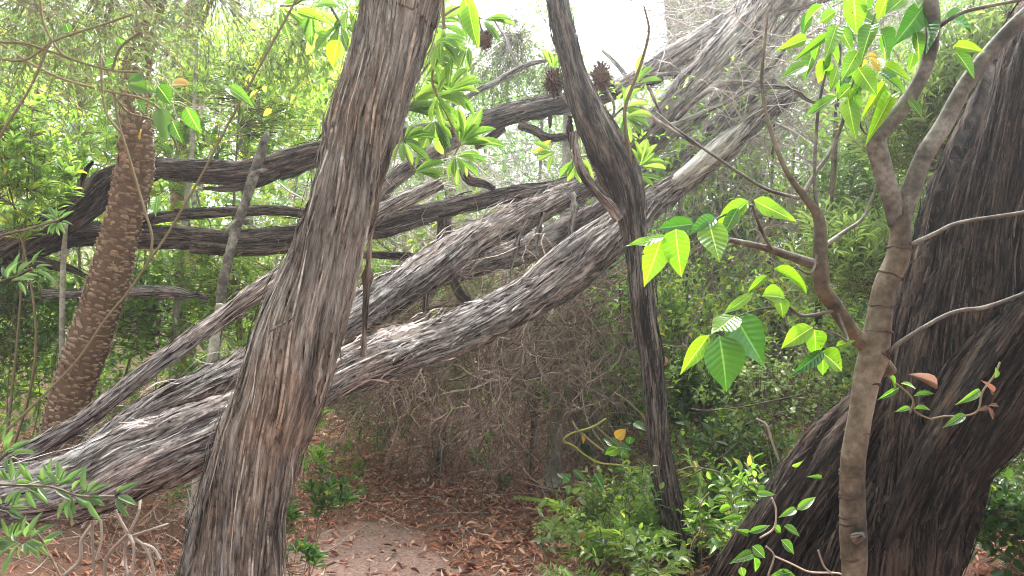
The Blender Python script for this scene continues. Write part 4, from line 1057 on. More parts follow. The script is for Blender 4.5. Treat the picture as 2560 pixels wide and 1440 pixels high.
# ================================================================== shrubs and leafy plants
TM8 = leaf_tmpl('ovate', 3, 1)[:2]
TM8L = leaf_tmpl('lance', 3, 1)[:2]
TM8O = leaf_tmpl('obov', 3, 1)[:2]
TMR = leaf_tmpl('round', 3, 1)[:2]
def shrub(name, label, px, py, d, rx, ry, n, kind, seed, sc_=1.0, mat=None, tm=None, dd=None, stems=3, up=.35, cat='shrub', group=None, single=False, flat=False, drop=None, thr=.0, above=False):
    g = np.random.default_rng(seed)
    K = KIND[kind]
    c = P(px, py, d); a = rx / F * d; b = ry / F * d; e = dd if dd else a * .7
    gz_ = float(ground_z(c[0], d))
    t = thing(name, label, cat, (c[0], d, gz_), group)
    # sprays through the crown's volume, denser to the outside
    u = nrm(g.normal(size=(n, 3))) * (g.random((n, 1)) ** .42)
    p = c + u * np.array([a, e, b])
    p = p[p[:, 2] > ground_z(p[:, 0], p[:, 1]) + .02]
    if thr:
        p = p[vnoise(p[:, 0] * 2.2, p[:, 1] * 2.2, p[:, 2] * 2.2, seed) > thr]
    foot = np.array([c[0], d, gz_]) if not above else c + np.array([g.normal(0, .3), .4, 2.5])
    mid = foot * .4 + c * .6 if drop is None else drop
    dirs = nrm(p - mid) + np.array([0, 0, up]) + g.normal(0, .3, p.shape)
    pos, ld, nh, L, W, idx = spray(p, dirs, K['k'], K['tl'] * sc_, g, K['al'], K['L'], K['wr'], whorl=K['whorl'])
    if tm is None:
        tm = {'whorl': TM8O, 'ovate': TM8, 'broad': TM8, 'fine': T2, 'lance': TM8L, 'round': TMR}[kind]
    rnd = np.clip(g.random(len(p))[idx] * .6 + g.random(len(pos)) * .42 - .03, 0, .985)
    rnd = np.where(g.random(len(pos)) < .008, .999, rnd)
    V, Fs, at = scatter(tm, pos, ld, nh, L * sc_, W * sc_, rnd)
    if single:          # few, large leaves: each one a part
        v = len(tm[0])
        lm = [mesh_from('leaf', *leaf_mesh_parts(kind), smooth=True, mat=mat or M[K['mat']])]
        for q in range(min(len(pos), 300)):
            leaf_part(t, lm[0], pos[q], pos[q] + nrm(ld[q]) * L[q] * sc_, W[q] * sc_, nh[q])
    else:
        part('foliage', t, V, Fs, mat or M[K['mat']], at, kind='stuff', smooth=False)
    # twigs to every spray from the stems
    tw = []
    stem_tops = []
    for k in range(stems):
        top = c + np.array([g.normal(0, a * .45), g.normal(0, e * .4), g.uniform(.1, .7) * b])
        f0 = foot + np.array([g.normal(0, .04), g.normal(0, .04), -.03])
        m1 = f0 * .5 + top * .5 + g.normal(0, .12, 3) * min(1, a * 3)
        h = np.linalg.norm(top - f0)
        r0 = max(.003, .0042 * h)
        tb = Tube([(*f0, r0), (*m1, r0 * .75), (*top, r0 * .35)], 16, 6, 0, 0, .15, seed + k)
        part('stem', t, tb.V, tb.F, M['live_twig'], tb.attrs)
        stem_tops.append(tb.pts)
    sp = np.concatenate(stem_tops) if stems else np.array([c])
    if stems:
        j = np.argmin(((p[:, None] - sp[None]) ** 2).sum(-1) + g.random((len(p), len(sp))) * (a * a * .3), 1)
        s0 = sp[j]
    else:
        s0 = p - nrm(dirs) * .12
    tt = np.linspace(0, 1, 4)[None, :, None]
    tip = p + nrm(dirs) * K['tl'] * sc_
    q1 = p * .5 + s0 * .5 + g.normal(0, .03, p.shape) + np.array([0, 0, .03])
    path = (1 - tt) ** 2 * s0[:, None] + 2 * tt * (1 - tt) * q1[:, None] + tt ** 2 * p[:, None]
    path = np.concatenate([path, tip[:, None]], 1)
    V, Fs, at = twig_mesh(path, np.full(len(p), .003), np.full(len(p), .0012), 3, g=g)
    part('twigs', t, V, Fs, M['live_twig'], at, kind='stuff')
    return t

def leaf_mesh_parts(kind):
    shp = {'whorl': 'obov', 'ovate': 'ovate', 'broad': 'tip', 'fine': 'lance', 'lance': 'lance', 'round': 'round'}[kind]
    V, Fs, luv = leaf_tmpl(shp, 6, 1, fold=.22, curl=.16)
    return V, Fs, {'luv': luv, 'rnd': np.zeros(len(V))}

SH = 'shrubs of the understorey'
for k, a in enumerate((
    # name, label, px, py, d, rx, ry, n, kind, scale, mat
    ('leafy_shrub', 'bright whorled shrub behind the top of the scaly trunk', 250, 300, 5.9, 300, 250, 620, 'whorl', .8, None),
    ('leafy_shrub', 'sunlit yellow green shrub left of the leaning tree above the arching branch', 640, 270, 6.2, 220, 190, 480, 'ovate', .9, None),
    ('leafy_shrub', 'light green shrub seen under the level branch left of the leaning tree', 560, 740, 5.6, 160, 120, 200, 'ovate', 1.0, None),
    ('leafy_shrub', 'leafy shrub below the broken branch behind the scaly trunk', 350, 800, 5.7, 190, 120, 260, 'ovate', 1.0, None),
    ('leafy_shrub', 'hazy green shrub at the left edge above the fallen branches', 40, 420, 4.8, 150, 220, 300, 'whorl', .8, None),
    ('leafy_shrub', 'dark shrub at the left edge beside the foot of the scaly trunk', 40, 850, 5.2, 130, 170, 240, 'ovate', .9, 'leaf_far'),
    ('fine_leaved_tree', 'fine leaved canopy hanging over the top left corner', 120, 20, 3.6, 330, 150, 230, 'fine', 1.4, None),
    ('fine_leaved_tree', 'fine grey green sprays high between scaly trunk and leaning tree', 560, 10, 4.6, 300, 110, 220, 'fine', 1.4, None),
    ('fine_leaved_tree', 'feathery grey green crown left of the sky gap', 1260, 150, 7.4, 170, 120, 420, 'fine', 1.4, None),
    ('fine_leaved_tree', 'feathery crown behind the fallen trunks right of the sky gap', 1760, 60, 8.4, 130, 110, 300, 'fine', 1.4, None),
    ('leafy_shrub', 'glossy leaves hanging from the top just left of the leaning tree', 760, 120, 5.0, 110, 120, 80, 'ovate', .95, 'leaf_bright'),
    ('lance_leaved_shrub', 'pale narrow leaved shrub between the sapling and the massive trunk', 2330, 330, 4.6, 200, 190, 300, 'lance', 1.0, None),
    ('lance_leaved_shrub', 'pale whorled narrow leaves behind the ringed sapling stem', 2150, 690, 4.4, 150, 110, 170, 'lance', .95, None),
    ('lance_leaved_shrub', 'narrow leaved shrub in the top right corner', 2470, 110, 4.4, 160, 150, 200, 'lance', 1.0, None),
    ('leafy_shrub', 'green shrub filling the gap behind the sapling fork', 2200, 480, 5.6, 170, 150, 240, 'ovate', 1.0, 'leaf_far'),
    ('leafy_shrub', 'dark glossy shrub below the massive trunk at the right edge', 2490, 1270, 3.9, 130, 130, 120, 'broad', .8, 'leaf_dark'),
    ('lance_leaved_shrub', 'dim narrow leaves beside the massive trunk above the glossy shrub', 2540, 1170, 4.2, 110, 120, 100, 'lance', .9, 'leaf_dark'),
    ('leafy_shrub', 'dim shrub right of the crooked tree at eye level', 1740, 640, 7.0, 110, 130, 190, 'ovate', 1.0, 'leaf_far'),
    ('leafy_shrub', 'green shrub against the crooked tree beneath the hanging leaf cluster', 1720, 850, 5.6, 90, 110, 130, 'ovate', .9, 'leaf_far'),
    ('leafy_shrub', 'glossy knee high shrub right of the crooked tree', 1725, 1010, 5.2, 70, 70, 60, 'broad', .75, 'leaf_dark'),
    ('round_leaved_shrub', 'airy shrub with tiny pale round leaves left of the sapling stem', 1960, 1010, 4.2, 130, 110, 90, 'round', 1.0, None),
    ('leafy_shrub', 'dim shrub deep in the shade under the glossy leaves', 1900, 800, 7.2, 130, 150, 220, 'ovate', 1.0, 'leaf_far'),
    ('leafy_shrub', 'shaded leafy plant between crooked tree and massive root', 1830, 1160, 4.6, 110, 80, 80, 'ovate', .9, 'leaf_dark'),
    ('leafy_shrub', 'leafy sapling in the far shade behind the thin whitish trunks', 2060, 960, 6.4, 120, 160, 200, 'ovate', 1.0, 'leaf_far'),
    ('leafy_shrub', 'low dim shrub under the far side of the massive trunk', 2420, 1290, 3.7, 110, 60, 70, 'ovate', .8, 'leaf_dark'),
    ('leafy_shrub', 'leafy shrub in the bottom right corner', 2545, 1330, 3.2, 80, 90, 80, 'broad', .6, 'leaf_dark'),
    ('leafy_shrub', 'small shrub right of the leaning tree under the lowest log', 940, 1010, 6.8, 90, 70, 110, 'ovate', .7, 'leaf_dark'))):
    shrub(a[0], a[1], *a[2:9], seed=300 + k, sc_=a[9], mat=M[a[10]] if a[10] else None, group=SH, thr=.3 if a[7] > 100 else 0, stems=2, above='tree' in a[0] or a[3] < 150, cat='tree' if 'tree' in a[0] else 'shrub')

# small plants whose leaves can be told apart
PL = 'small plants beside the path'
for k, a in enumerate((
    ('leafy_sprig', 'bright green sprig hanging over the end of the path', 1012, 985, 6.0, 28, 42, 5, 'ovate', .95, 'leaf_bright'),
    ('leafy_sprig', 'tiny bright sprig under the lowest log near its hanging strip', 1085, 922, 6.0, 18, 16, 3, 'ovate', .8, 'leaf_bright'),
    ('rosette_plant', 'light green rosettes right of the leaning tree above the path edge', 790, 1065, 4.8, 40, 40, 6, 'whorl', .85, 'leaf_bright'),
    ('rosette_plant', 'glossy blue green rosettes at the foot of the leaning tree', 756, 1160, 4.5, 36, 44, 7, 'whorl', .85, 'leaf_vine'),
    ('bushy_plant', 'dull green bushy plant growing on the bare path', 805, 1270, 3.5, 62, 56, 20, 'whorl', .62, 'leaf_dark'),
    ('bushy_plant', 'dark bushy plant pressed against the leaning tree low down', 702, 1325, 3.3, 36, 62, 16, 'whorl', .62, 'leaf_dark'),
    ('bushy_plant', 'dark tuft at the bottom edge right of the leaning tree', 735, 1425, 3.2, 60, 30, 12, 'whorl', .6, 'leaf_dark'),
    ('seedling', 'pale pointed seedling standing in the brown litter beyond the path', 1205, 1165, 5.2, 36, 44, 4, 'broad', .55, 'leaf_pale'),
    ('seedling', 'dim seedling in shade right of the pale seedling', 1265, 1205, 5.4, 22, 34, 3, 'broad', .5, 'leaf_dark'),
    ('leafy_sprig', 'bluish green sprig in front of the lichened trunk', 1385, 1015, 5.6, 38, 20, 5, 'ovate', .8, 'leaf_vine'),
    ('rosette_plant', 'leaf tuft between two pale stems beside the leaning tree', 445, 1250, 4.4, 22, 40, 4, 'ovate', .8, 'leaf_vine'),
    ('rosette_plant', 'yellow green rosettes under the thin fallen pole', 480, 955, 5.0, 34, 20, 5, 'whorl', .7, 'leaf_bright'),
    ('rosette_plant', 'small green tuft on the ground between two fallen logs', 305, 1050, 5.0, 28, 16, 5, 'whorl', .6, 'leaf_bright'),
    ('variegated_plant', 'yellowish mottled plant at the right edge of the path', 1370, 1350, 4.0, 42, 42, 8, 'broad', .62, 'leaf_pale'),
    ('variegated_plant', 'mottled pale leaved plant beside the ferny clump', 1480, 1285, 4.1, 60, 40, 14, 'broad', .62, 'leaf_pale'),
    ('leafy_plant', 'leafy plant right of the foot of the crooked tree', 1770, 1345, 3.6, 60, 50, 16, 'broad', .5, 'leaf_bright'),
    ('leafy_plant', 'leafy plant with bright tips above the massive root', 1860, 1270, 3.3, 50, 40, 12, 'ovate', .75, 'leaf_bright'),
    ('leafy_plant', 'loose light leafed plant among the ferns left of the crooked tree', 1560, 1250, 4.0, 70, 70, 22, 'ovate', .6, 'leaf_bright'),
    ('leafy_plant', 'light leafed plant in front of the fern clump', 1560, 1390, 3.7, 70, 36, 16, 'ovate', .6, 'leaf_bright'),
    ('leafy_plant', 'pale leafy plant at the bottom edge below the crooked tree', 1640, 1420, 3.6, 90, 30, 16, 'broad', .5, 'leaf_pale'))):
    shrub(a[0], a[1], *a[2:9], seed=400 + k, sc_=a[9], mat=M[a[10]], group=PL, single=True, stems=1 if a[7] < 6 else 2, cat='plant')
# ================================================================== leaf shapes used one by one
def lmesh(shape, mat, n=9, half=2, fold=.2, curl=.14, serr=0.0, und=0.0):
    V, Fs, luv = leaf_tmpl(shape, n, half, fold, curl, serr, und)
    return mesh_from('leaf', V, Fs, {'luv': luv, 'rnd': np.zeros(len(V))}, True, mat)
LM = {'heroB': lmesh('ovate', M['leaf_hero'], und=.02, curl=.3, fold=.35), 'heroC': lmesh('tip', M['leaf_hero'], und=.03, curl=-.05, fold=.05), 'hero2B': lmesh('ovate', M['leaf_hero2'], und=.025, curl=.28, fold=.3), 'hero2': lmesh('tip', M['leaf_hero2'], und=.012, curl=.1, fold=.12), 'hero': lmesh('tip', M['leaf_hero'], und=.012), 'glossy': lmesh('tip', M['leaf_heroglossy'], n=12, half=3, fold=.25, curl=.2, und=.015), 'banksia': lmesh('obov', M['leaf_banksia'], n=18, half=1, fold=.25, curl=.12, serr=.10),
      'vine': lmesh('tip', M['leaf_vine'], n=7), 'lance': lmesh('lance', M['leaf_sprig'], n=6, half=1, curl=.18), 'yellow': lmesh('ovate', M['leaf_yellow'], n=6, half=1), 'red': lmesh('lance', M['leaf_red'], n=6, half=1, curl=.25),
      'dark': lmesh('ovate', M['leaf_dark'], n=7), 'pinkdead': lmesh('lance', M['leaf_tan'], n=6, half=1, fold=.4, curl=.05), 'fernleaf': lmesh('lance', M['leaf_bright'], n=4, half=1)}

def stalk(t, pts, mat, n=40, m=8, name='twig', lobes=.12, seed=3):
    tb = Tube(px_path(pts), n, m, 0, 0, lobes, seed)
    return part(name, t, tb.V, tb.F, mat, tb.attrs)

def jitter_leaf(t, kind, b, tip, w, d, g, face=None, dz=.04):
    """A leaf from base pixel to tip pixel (w px wide) about depth d."""
    db = d + g.normal(0, .015)
    B_ = P(b[0], b[1], db); Tp = P(tip[0], tip[1], db + g.normal(-.01, dz))
    if kind == 'hero':
        kind = ('hero', 'heroB', 'heroC')[int(g.integers(3))]
    if kind == 'hero2' and g.random() < .5:
        kind = 'hero2B'
    nh = np.array([g.normal(0, .25), -1, .45 + g.normal(0, .25)]) if face is None else np.array(face, float)
    return leaf_part(t, LM[kind], B_, Tp, w / F * db, nh)

# ================================================================== the ringed sapling
g = np.random.default_rng(71)
SB = M['sapling_bark']
D = 1.8
sap = thing('sapling', 'ringed brown sapling with big translucent leaves standing before the massive trunk', 'sapling', (P(2120, 2000, D)[0], D, float(ground_z(.77, D))))
trunk = Tube(px_path([(x_, y_, d_, w_ * .92) for x_, y_, d_, w_ in [(2128, 2450, D, 80), (2135, 1700, D, 70), (2136, 1440, D, 64), (2132, 1350, D, 66), (2130, 1250, D, 62), (2132, 1150, D, 63), (2149, 1050, D, 62), (2170, 950, D, 64), (2188, 890, D, 72), (2200, 800, D, 64), (2213, 720, D, 60), (2243, 650, D, 62), (2250, 600, D, 58), (2252, 545, D, 52), (2252, 515, D, 46)]]),
             220, 40, 0, 0, .05, 72, knots=.3)
part('trunk', sap, trunk.V, trunk.F, SB, trunk.attrs)
# dark ring scars round the stem
ring_m = rnd_mat('ring_scar', [(0, (.03, .022, .016)), (1, (.07, .05, .035))])
for yy, sl in ((1440 - 305, .1), (1176, .1), (1183, .1), (1232, .2), (1240, .2), (1286, .32), (1297, .3), (1080, .1), (955, .2), (882, -.3), (878, -.3), (765, .05), (688, .06), (622, -.05), (1390, .2), (830, .05)):
    j = int(np.argmin(np.abs(to_px(trunk.pts)[1] - yy)))
    th = np.linspace(0, 2 * np.pi, 40, endpoint=False)
    c0, A_, B_, T_2 = trunk.pts[j], trunk.A[j], trunk.B[j], trunk.T[j]
    rr = trunk.rad[j] * 1.03
    ring = c0 + rr * (np.cos(th)[:, None] * A_ + np.sin(th)[:, None] * B_) + T_2 * (sl * rr * np.sin(th) + .0012 * np.sin(5 * th + yy))[:, None]
    out_ = nrm(ring - c0); q = g.uniform(.0022, .0050) * (1 + .5 * np.sin(2 * th + yy))
    V = np.concatenate([ring + T_2 * q[:, None] - out_ * .003, ring + out_ * .0026, ring - T_2 * q[:, None] - out_ * .003])
    i = np.arange(40); i2 = (i + 1) % 40
    part('ring_scar', sap, V, [np.concatenate([np.stack([i, i2, i2 + 40, i + 40], -1), np.stack([i + 40, i2 + 40, i2 + 80, i + 80], -1)])], ring_m, {'rnd': np.full(120, .3)})
kn = Tube(px_path([(2140, 1345, D - .03, 30), (2152, 1342, D - .045, 24), (2160, 1338, D - .055, 14)]), 12, 12, 0, 0, .2, 73)
part('knot', sap, kn.V, kn.F, M['bark_slim'], kn.attrs)
for nm, pts in (
    ('limb', [(2250, 560, D, 50), (2232, 500, D, 46), (2215, 450, D, 46), (2198, 390, D, 46), (2190, 345, D, 46), (2222, 308, D, 40), (2275, 240, D, 36), (2314, 165, D, 35), (2331, 75, D, 40), (2326, 0, D, 42), (2300, -120, D, 38), (2290, -300, D, 34)]),
    ('limb', [(2254, 550, D, 50), (2280, 475, D, 46), (2310, 390, D, 41), (2360, 310, D, 40), (2410, 215, D, 38), (2470, 135, D, 39), (2550, 50, D, 40), (2680, -60, D, 36)]),
    ('limb', [(2225, 930, D + .03, 38), (2185, 880, D + .01, 42), (2135, 835, D - .01, 37), (2090, 770, D - .03, 36), (2055, 715, D - .05, 38), (2050, 640, D - .05, 37), (2046, 545, D - .04, 29), (2010, 490, D - .04, 21), (1965, 425, D - .03, 15), (1925, 320, D - .02, 11), (1905, 210, D, 9), (1912, 110, D, 7), (1920, 35, D, 5)]),
    ('limb', [(2052, 665, D - .05, 28), (2020, 655, D - .06, 25), (1975, 640, D - .08, 21), (1920, 622, D - .1, 17), (1870, 610, D - .12, 14), (1824, 600, D - .14, 12)])):
    tb = Tube(px_path([(x_, y_, d_, w_ * .88) for x_, y_, d_, w_ in pts]), 110, 20, 0, 0, .08, 74, knots=.3)
    part(nm, sap, tb.V, tb.F, SB if pts[0][0] == 2225 else M['limb_bark'], tb.attrs)
TW = M['live_twig']; DT = M['limb_bark']
for pts in (
    [(2048, 560, D - .04, 11), (2036, 450, D - .03, 9), (2045, 280, D, 8), (2065, 178, D, 5)], [(2010, 482, D - .04, 13), (2040, 430, D - .02, 11), (2075, 380, D, 10), (2105, 310, D, 10), (2130, 220, D, 9), (2150, 140, D, 6)],
    [(2000, 497, D - .04, 9), (1920, 475, D - .02, 8), (1860, 440, D, 7), (1800, 400, D, 7), (1700, 330, D + .03, 6), (1640, 280, D + .05, 4)], [(2064, 612, D - .05, 12), (2110, 580, D - .02, 10), (2155, 548, D, 9), (2178, 500, D, 7), (2192, 460, D, 5)],
    [(2220, 884, D - .03, 12), (2250, 856, D - .05, 11), (2350, 795, D - .06, 10), (2405, 775, D - .06, 10), (2462, 768, D - .07, 11), (2560, 733, D - .08, 9), (2680, 680, D - .1, 8)],
    [(2280, 610, D - .02, 12), (2340, 582, D - .04, 10), (2400, 556, D - .05, 9), (2560, 530, D - .06, 9), (2680, 500, D - .06, 8)], [(2345, 68, D - .02, 11), (2380, 45, D - .04, 9), (2425, 25, D - .05, 9), (2560, -2, D - .06, 8)],
    [(2090, 775, D - .03, 9), (2010, 790, D - .1, 8), (1965, 765, D - .15, 7), (1900, 742, D - .2, 5)], [(2090, 772, D - .03, 8), (2120, 850, D - .08, 6), (2090, 835, D - .1, 5), (2035, 820, D - .12, 4)],
    [(1930, 626, D - .1, 9), (1903, 575, D - .14, 8), (1880, 512, D - .18, 6)], [(1880, 512, D - .18, 5), (1830, 530, D - .22, 5), (1760, 560, D - .26, 5), (1690, 580, D - .3, 4), (1650, 598, D - .3, 3)],
    [(2010, 790, D - .1, 5), (1930, 770, D - .18, 5), (1850, 790, D - .22, 4), (1800, 838, D - .24, 4)], [(2050, 600, D - .04, 7), (2030, 680, D - .08, 6), (1990, 670, D - .1, 4)],
    [(2140, 215, D, 7), (2160, 130, D, 6), (2180, 60, D, 5), (2210, -20, D, 4)], [(2130, 220, D, 7), (2140, 280, D, 6), (2160, 330, D, 5), (2185, 340, D, 6)]):
    stalk(sap, pts, DT)
HERO = [  # kind, base, tip, width px, depth offset
    ('hero', (1655, 592), (1612, 714), 66, -.3), ('hero', (1690, 573), (1697, 684), 70, -.3), ('hero', (1772, 552), (1798, 658), 76, -.26), ('hero', (1668, 590), (1556, 622), 26, -.3), ('glossy', (1735, 560), (1640, 570), 44, -.28),
    ('glossy', (1790, 545), (1722, 580), 40, -.27), ('hero', (1872, 503), (1786, 572), 48, -.2), ('hero', (1884, 500), (1988, 556), 50, -.18), ('hero', (1845, 520), (1800, 600), 34, -.2),
    ('glossy', (1798, 838), (1824, 984), 104, -.26), ('glossy', (1836, 788), (1908, 910), 92, -.22), ('hero', (1838, 790), (1776, 842), 62, -.22), ('hero', (1772, 838), (1700, 936), 44, -.24), ('hero', (1905, 740), (1978, 738), 52, -.18), ('hero', (1948, 745), (1962, 795), 44, -.18),
    ('hero', (1880, 735), (1805, 790), 30, -.2), ('hero', (2032, 818), (1950, 868), 52, -.12), ('hero', (2036, 824), (2044, 896), 64, -.12), ('hero', (2052, 880), (2120, 928), 58, -.12), ('glossy', (2058, 878), (1982, 938), 34, -.12), ('hero', (2056, 890), (2060, 940), 40, -.11),
    ('hero', (1932, 672), (2036, 722), 30, -.1), ('hero', (1918, 688), (1868, 730), 22, -.12), ('hero', (2090, 865), (2140, 850), 20, -.08)]
Z5 = lambda x, y: (1700 + x / 2.0, y / 2.0)
for kind, b, tp, w in (('hero', (868, -20), (885, 178), 112), ('hero', (778, 55), (688, 118), 76), ('hero', (782, 128), (735, 278), 84), ('hero', (705, 205), (655, 312), 54), ('hero', (745, 175), (590, 280), 44), ('hero', (800, 135), (858, 258), 78), ('hero', (965, 125), (905, 252), 92),
                       ('glossy', (1000, 145), (1072, 305), 122), ('glossy', (1222, 25), (1085, 215), 122), ('hero', (892, 255), (812, 392), 88), ('hero', (888, 335), (982, 482), 104), ('hero', (1010, 322), (1152, 388), 56), ('hero', (1044, 398), (1132, 442), 46), ('hero', (862, 425), (788, 492), 74),
                       ('hero', (838, 488), (876, 705), 92), ('hero', (862, 438), (886, 595), 62), ('hero', (785, 482), (618, 578), 64), ('hero', (1026, 408), (922, 568), 52), ('hero', (1062, 476), (962, 642), 78), ('hero', (1142, 496), (1218, 584), 52), ('hero', (1040, -20), (985, 105), 80), ('hero', (1120, -10), (1030, 60), 90),
                       ('glossy', (1322, 85), (1496, 142), 112), ('hero', (1368, 228), (1525, 252), 62), ('hero', (1378, 258), (1484, 384), 92), ('hero', (1182, 155), (1204, 292), 62), ('hero', (1168, 262), (1148, 352), 50), ('hero', (900, 410), (870, 480), 50), ('hero', (1160, -10), (1200, 30), 70), ('hero', (935, -30), (925, 60), 70)):
    HERO.append(('hero2' if kind == 'hero' and rng.random() < .6 else kind, Z5(*b), Z5(*tp), w / 2.0, 0.0))
for k in range(22):          # darker leaves crowding behind the lit ones
    x0, y0 = g.uniform(2010, 2320), g.uniform(-30, 190)
    an = g.uniform(3.4, 6.0)
    HERO.append((('hero2', 'glossy', 'hero2')[k % 3], (x0, y0), (x0 + 62 * math.cos(an), y0 - 62 * math.sin(an)), g.uniform(26, 42), g.uniform(.03, .25)))
for kind, b, tp, w, dz in HERO:
    if kind == 'hero' and dz < -.05 and g.random() < .3:
        kind = 'hero2'
    jitter_leaf(sap, kind, b, tp, w, D + dz - .02, g)
for b, tp, w in (((2172, 150), (2150, 166), 16), ((2180, 152), (2216, 156), 18), ((2176, 158), (2202, 176), 14), ((2165, 140), (2196, 138), 14)):
    jitter_leaf(sap, 'yellow', b, tp, w, D, g)

# ================================================================== vine on the massive trunk
vine = thing('creeper', 'small leaved creeper crossing the massive trunk beside the sapling', 'creeper', P(2220, 960, 2.6))
Z6 = lambda x, y: (1700 + x / 2.0, 720 + y / 2.0)
for pts in ([(1020, 420), (1070, 470), (1110, 500), (1165, 560), (1150, 625)], [(1255, 655), (1330, 640), (1420, 640), (1490, 612), (1512, 520), (1570, 440), (1600, 370)], [(1165, 560), (1180, 620), (1260, 660)]):
    stalk(vine, [(*Z6(*p), 2.62, 5) for p in pts], M['live_twig'], n=24, m=6)
for kind, b, tp, w in (('vine', (1095, 498), (988, 562), 34), ('vine', (1070, 500), (1062, 428), 58), ('vine', (1105, 478), (1178, 492), 28), ('vine', (1168, 540), (1288, 520), 32), ('vine', (1150, 596), (1076, 618), 26), ('vine', (1168, 604), (1268, 602), 28), ('vine', (1500, 508), (1394, 582), 42),
                       ('vine', (1578, 450), (1585, 398), 44), ('vine', (1425, 632), (1322, 694), 44), ('red', (1540, 588), (1612, 584), 22), ('red', (1540, 592), (1575, 660), 22), ('red', (1538, 592), (1498, 612), 22), ('red', (1555, 530), (1560, 475), 30), ('pinkdead', (1140, 430), (1292, 505), 40)):
    jitter_leaf(vine, kind, Z6(*b), Z6(*tp), w / 2.0, 2.58, g)
root_vine = thing('creeper', 'creeper with glossy leaves over the spreading root of the massive trunk', 'creeper', P(1900, 1300, 2.55))
for pts in ([(470, 1340), (560, 1380), (650, 1420), (780, 1425), (830, 1440)], [(430, 1290), (470, 1340), (440, 1440)], [(460, 1050), (480, 1110), (470, 1200), (400, 1250)], [(690, 1310), (720, 1390), (760, 1430)]):
    stalk(root_vine, [(*Z6(*p), 2.5, 5) for p in pts], M['brown_twig'], n=24, m=6)
for b, tp, w in (((585, 1110), (685, 1040), 44), ((580, 1105), (502, 1142), 38), ((710, 948), (642, 942), 24), ((520, 1190), (608, 1238), 46), ((505, 1258), (580, 1332), 52), ((362, 1290), (432, 1352), 60), ((365, 1330), (262, 1366), 54), ((370, 1345), (388, 1432), 46), ((305, 1395), (320, 1450), 40),
                 ((340, 1225), (292, 1212), 36), ((345, 1220), (458, 1186), 36), ((470, 1190), (510, 1225), 40), ((480, 1420), (590, 1438), 40), ((560, 1420), (440, 1446), 44), ((262, 1095), (180, 1110), 36), ((275, 1085), (365, 1076), 34), ((380, 1030), (475, 1030), 36), ((300, 1150), (212, 1150), 30),
                 ((160, 1250), (195, 1300), 34), ((560, 890), (612, 872), 24), ((180, 1270), (150, 1330), 30)):
    jitter_leaf(root_vine, 'vine', Z6(*b), Z6(*tp), w / 2.0, 2.5, g)

# ================================================================== serrated-leaved tree with spiky seed cones
def rosette(t, px, py, d, ang, spread, n, ln, wr, g, kind='banksia', tilt=.5):
    c = P(px, py, d)
    for k in range(n):
        a = R(ang + (k / (n - 1) - .5) * 2 * spread + g.normal(0, 9)) if n > 1 else R(ang)
        L_ = ln / F * d * g.uniform(.7, 1.1)
        v = np.array([math.cos(a), g.normal(-.25, .45) * tilt, math.sin(a)])
        v = v / np.linalg.norm(v)
        leaf_part(t, LM[kind], c + v * .008, c + v * L_, L_ * wr * g.uniform(.85, 1.2), (g.normal(0, .3), -.8, .6 + g.normal(0, .3)))
def seed_cone(t, px, py, d, rpx, g, n=330):
    c = P(px, py, d); r = rpx / F * d
    u = nrm(g.normal(size=(n, 3)))
    el = np.array([.85, .85, 1.15]) * r
    core = [(*(c + np.array([0, 0, -.9 * el[2]])), r * .15), (*(c + np.array([0, 0, -.5 * el[2]])), r * .6), (*c, r * .72), (*(c + np.array([0, 0, .5 * el[2]])), r * .6), (*(c + np.array([0, 0, .9 * el[2]])), r * .15)]
    tb = Tube(core, 20, 20, 0, .004, .1, 81, f1=40, f2=80)
    o = part('seed_cone', t, tb.V, tb.F, M['cone'], {'rnd': np.full(len(tb.V), .2)})
    pth = np.stack([c + u * el * .65, c + u * el * 1.0 + g.normal(0, r * .05, u.shape), c + u * el * 1.3 + g.normal(0, r * .10, u.shape)], 1)
    V, Fs, at = twig_mesh(pth, np.full(n, r * .06), np.full(n, r * .015), 3, g=g)
    part('spikes', o, V, Fs, M['cone'], at, kind='stuff')
g = np.random.default_rng(82)
ban = thing('serrated_tree', 'branch of toothed bright leaves hanging right of the leaning tree', 'tree', (P(1000, 1150, 3.7)[0], 3.7, float(ground_z(-.5, 3.7))))
DB = 3.5
for pts in ([(1080, -260, 3.3, 14), (1100, -80, DB, 11), (1110, 60, DB, 9), (1104, 120, DB, 8), (1080, 200, DB, 7), (1120, 290, DB, 7), (1150, 362, DB, 6)], [(1104, 120, DB, 7), (1050, 190, DB, 6), (1010, 275, DB, 6), (1006, 350, DB, 5), (1030, 428, DB, 4)],
            [(1110, 40, DB, 6), (1140, 20, DB, 6), (1160, 20, DB, 5), (1205, 48, DB, 4)], [(1150, 362, DB, 5), (1135, 390, DB, 4)], [(1080, 200, DB, 5), (1120, 228, DB, 4)], [(1212, 120, DB, 5), (1200, 60, DB, 5), (1170, -20, DB, 6), (1110, -90, DB, 8)]):
    stalk(ban, pts, M['live_twig'])
for a in ((1150, 362, 55, 62, 9, 118), (1008, 275, 25, 55, 8, 118), (1060, 200, 15, 65, 9, 105), (1080, 150, 20, 90, 10, 95), (1085, 60, 40, 120, 11, 95), (1120, 230, 0, 60, 7, 105), (1205, 50, -25, 25, 3, 95), (1138, 390, -55, 60, 7, 85), (1008, 350, -35, 90, 8, 85), (1034, 430, 10, 45, 5, 90),
          (1085, 300, -70, 60, 9, 105), (1170, 110, 200, 80, 8, 90), (1100, 100, -60, 60, 7, 100), (1090, 240, -20, 80, 8, 95)):
    rosette(ban, a[0], a[1], DB + g.normal(0, .12), a[2], a[3], a[4] + 2, a[5] * .9, .22, g, tilt=.8)
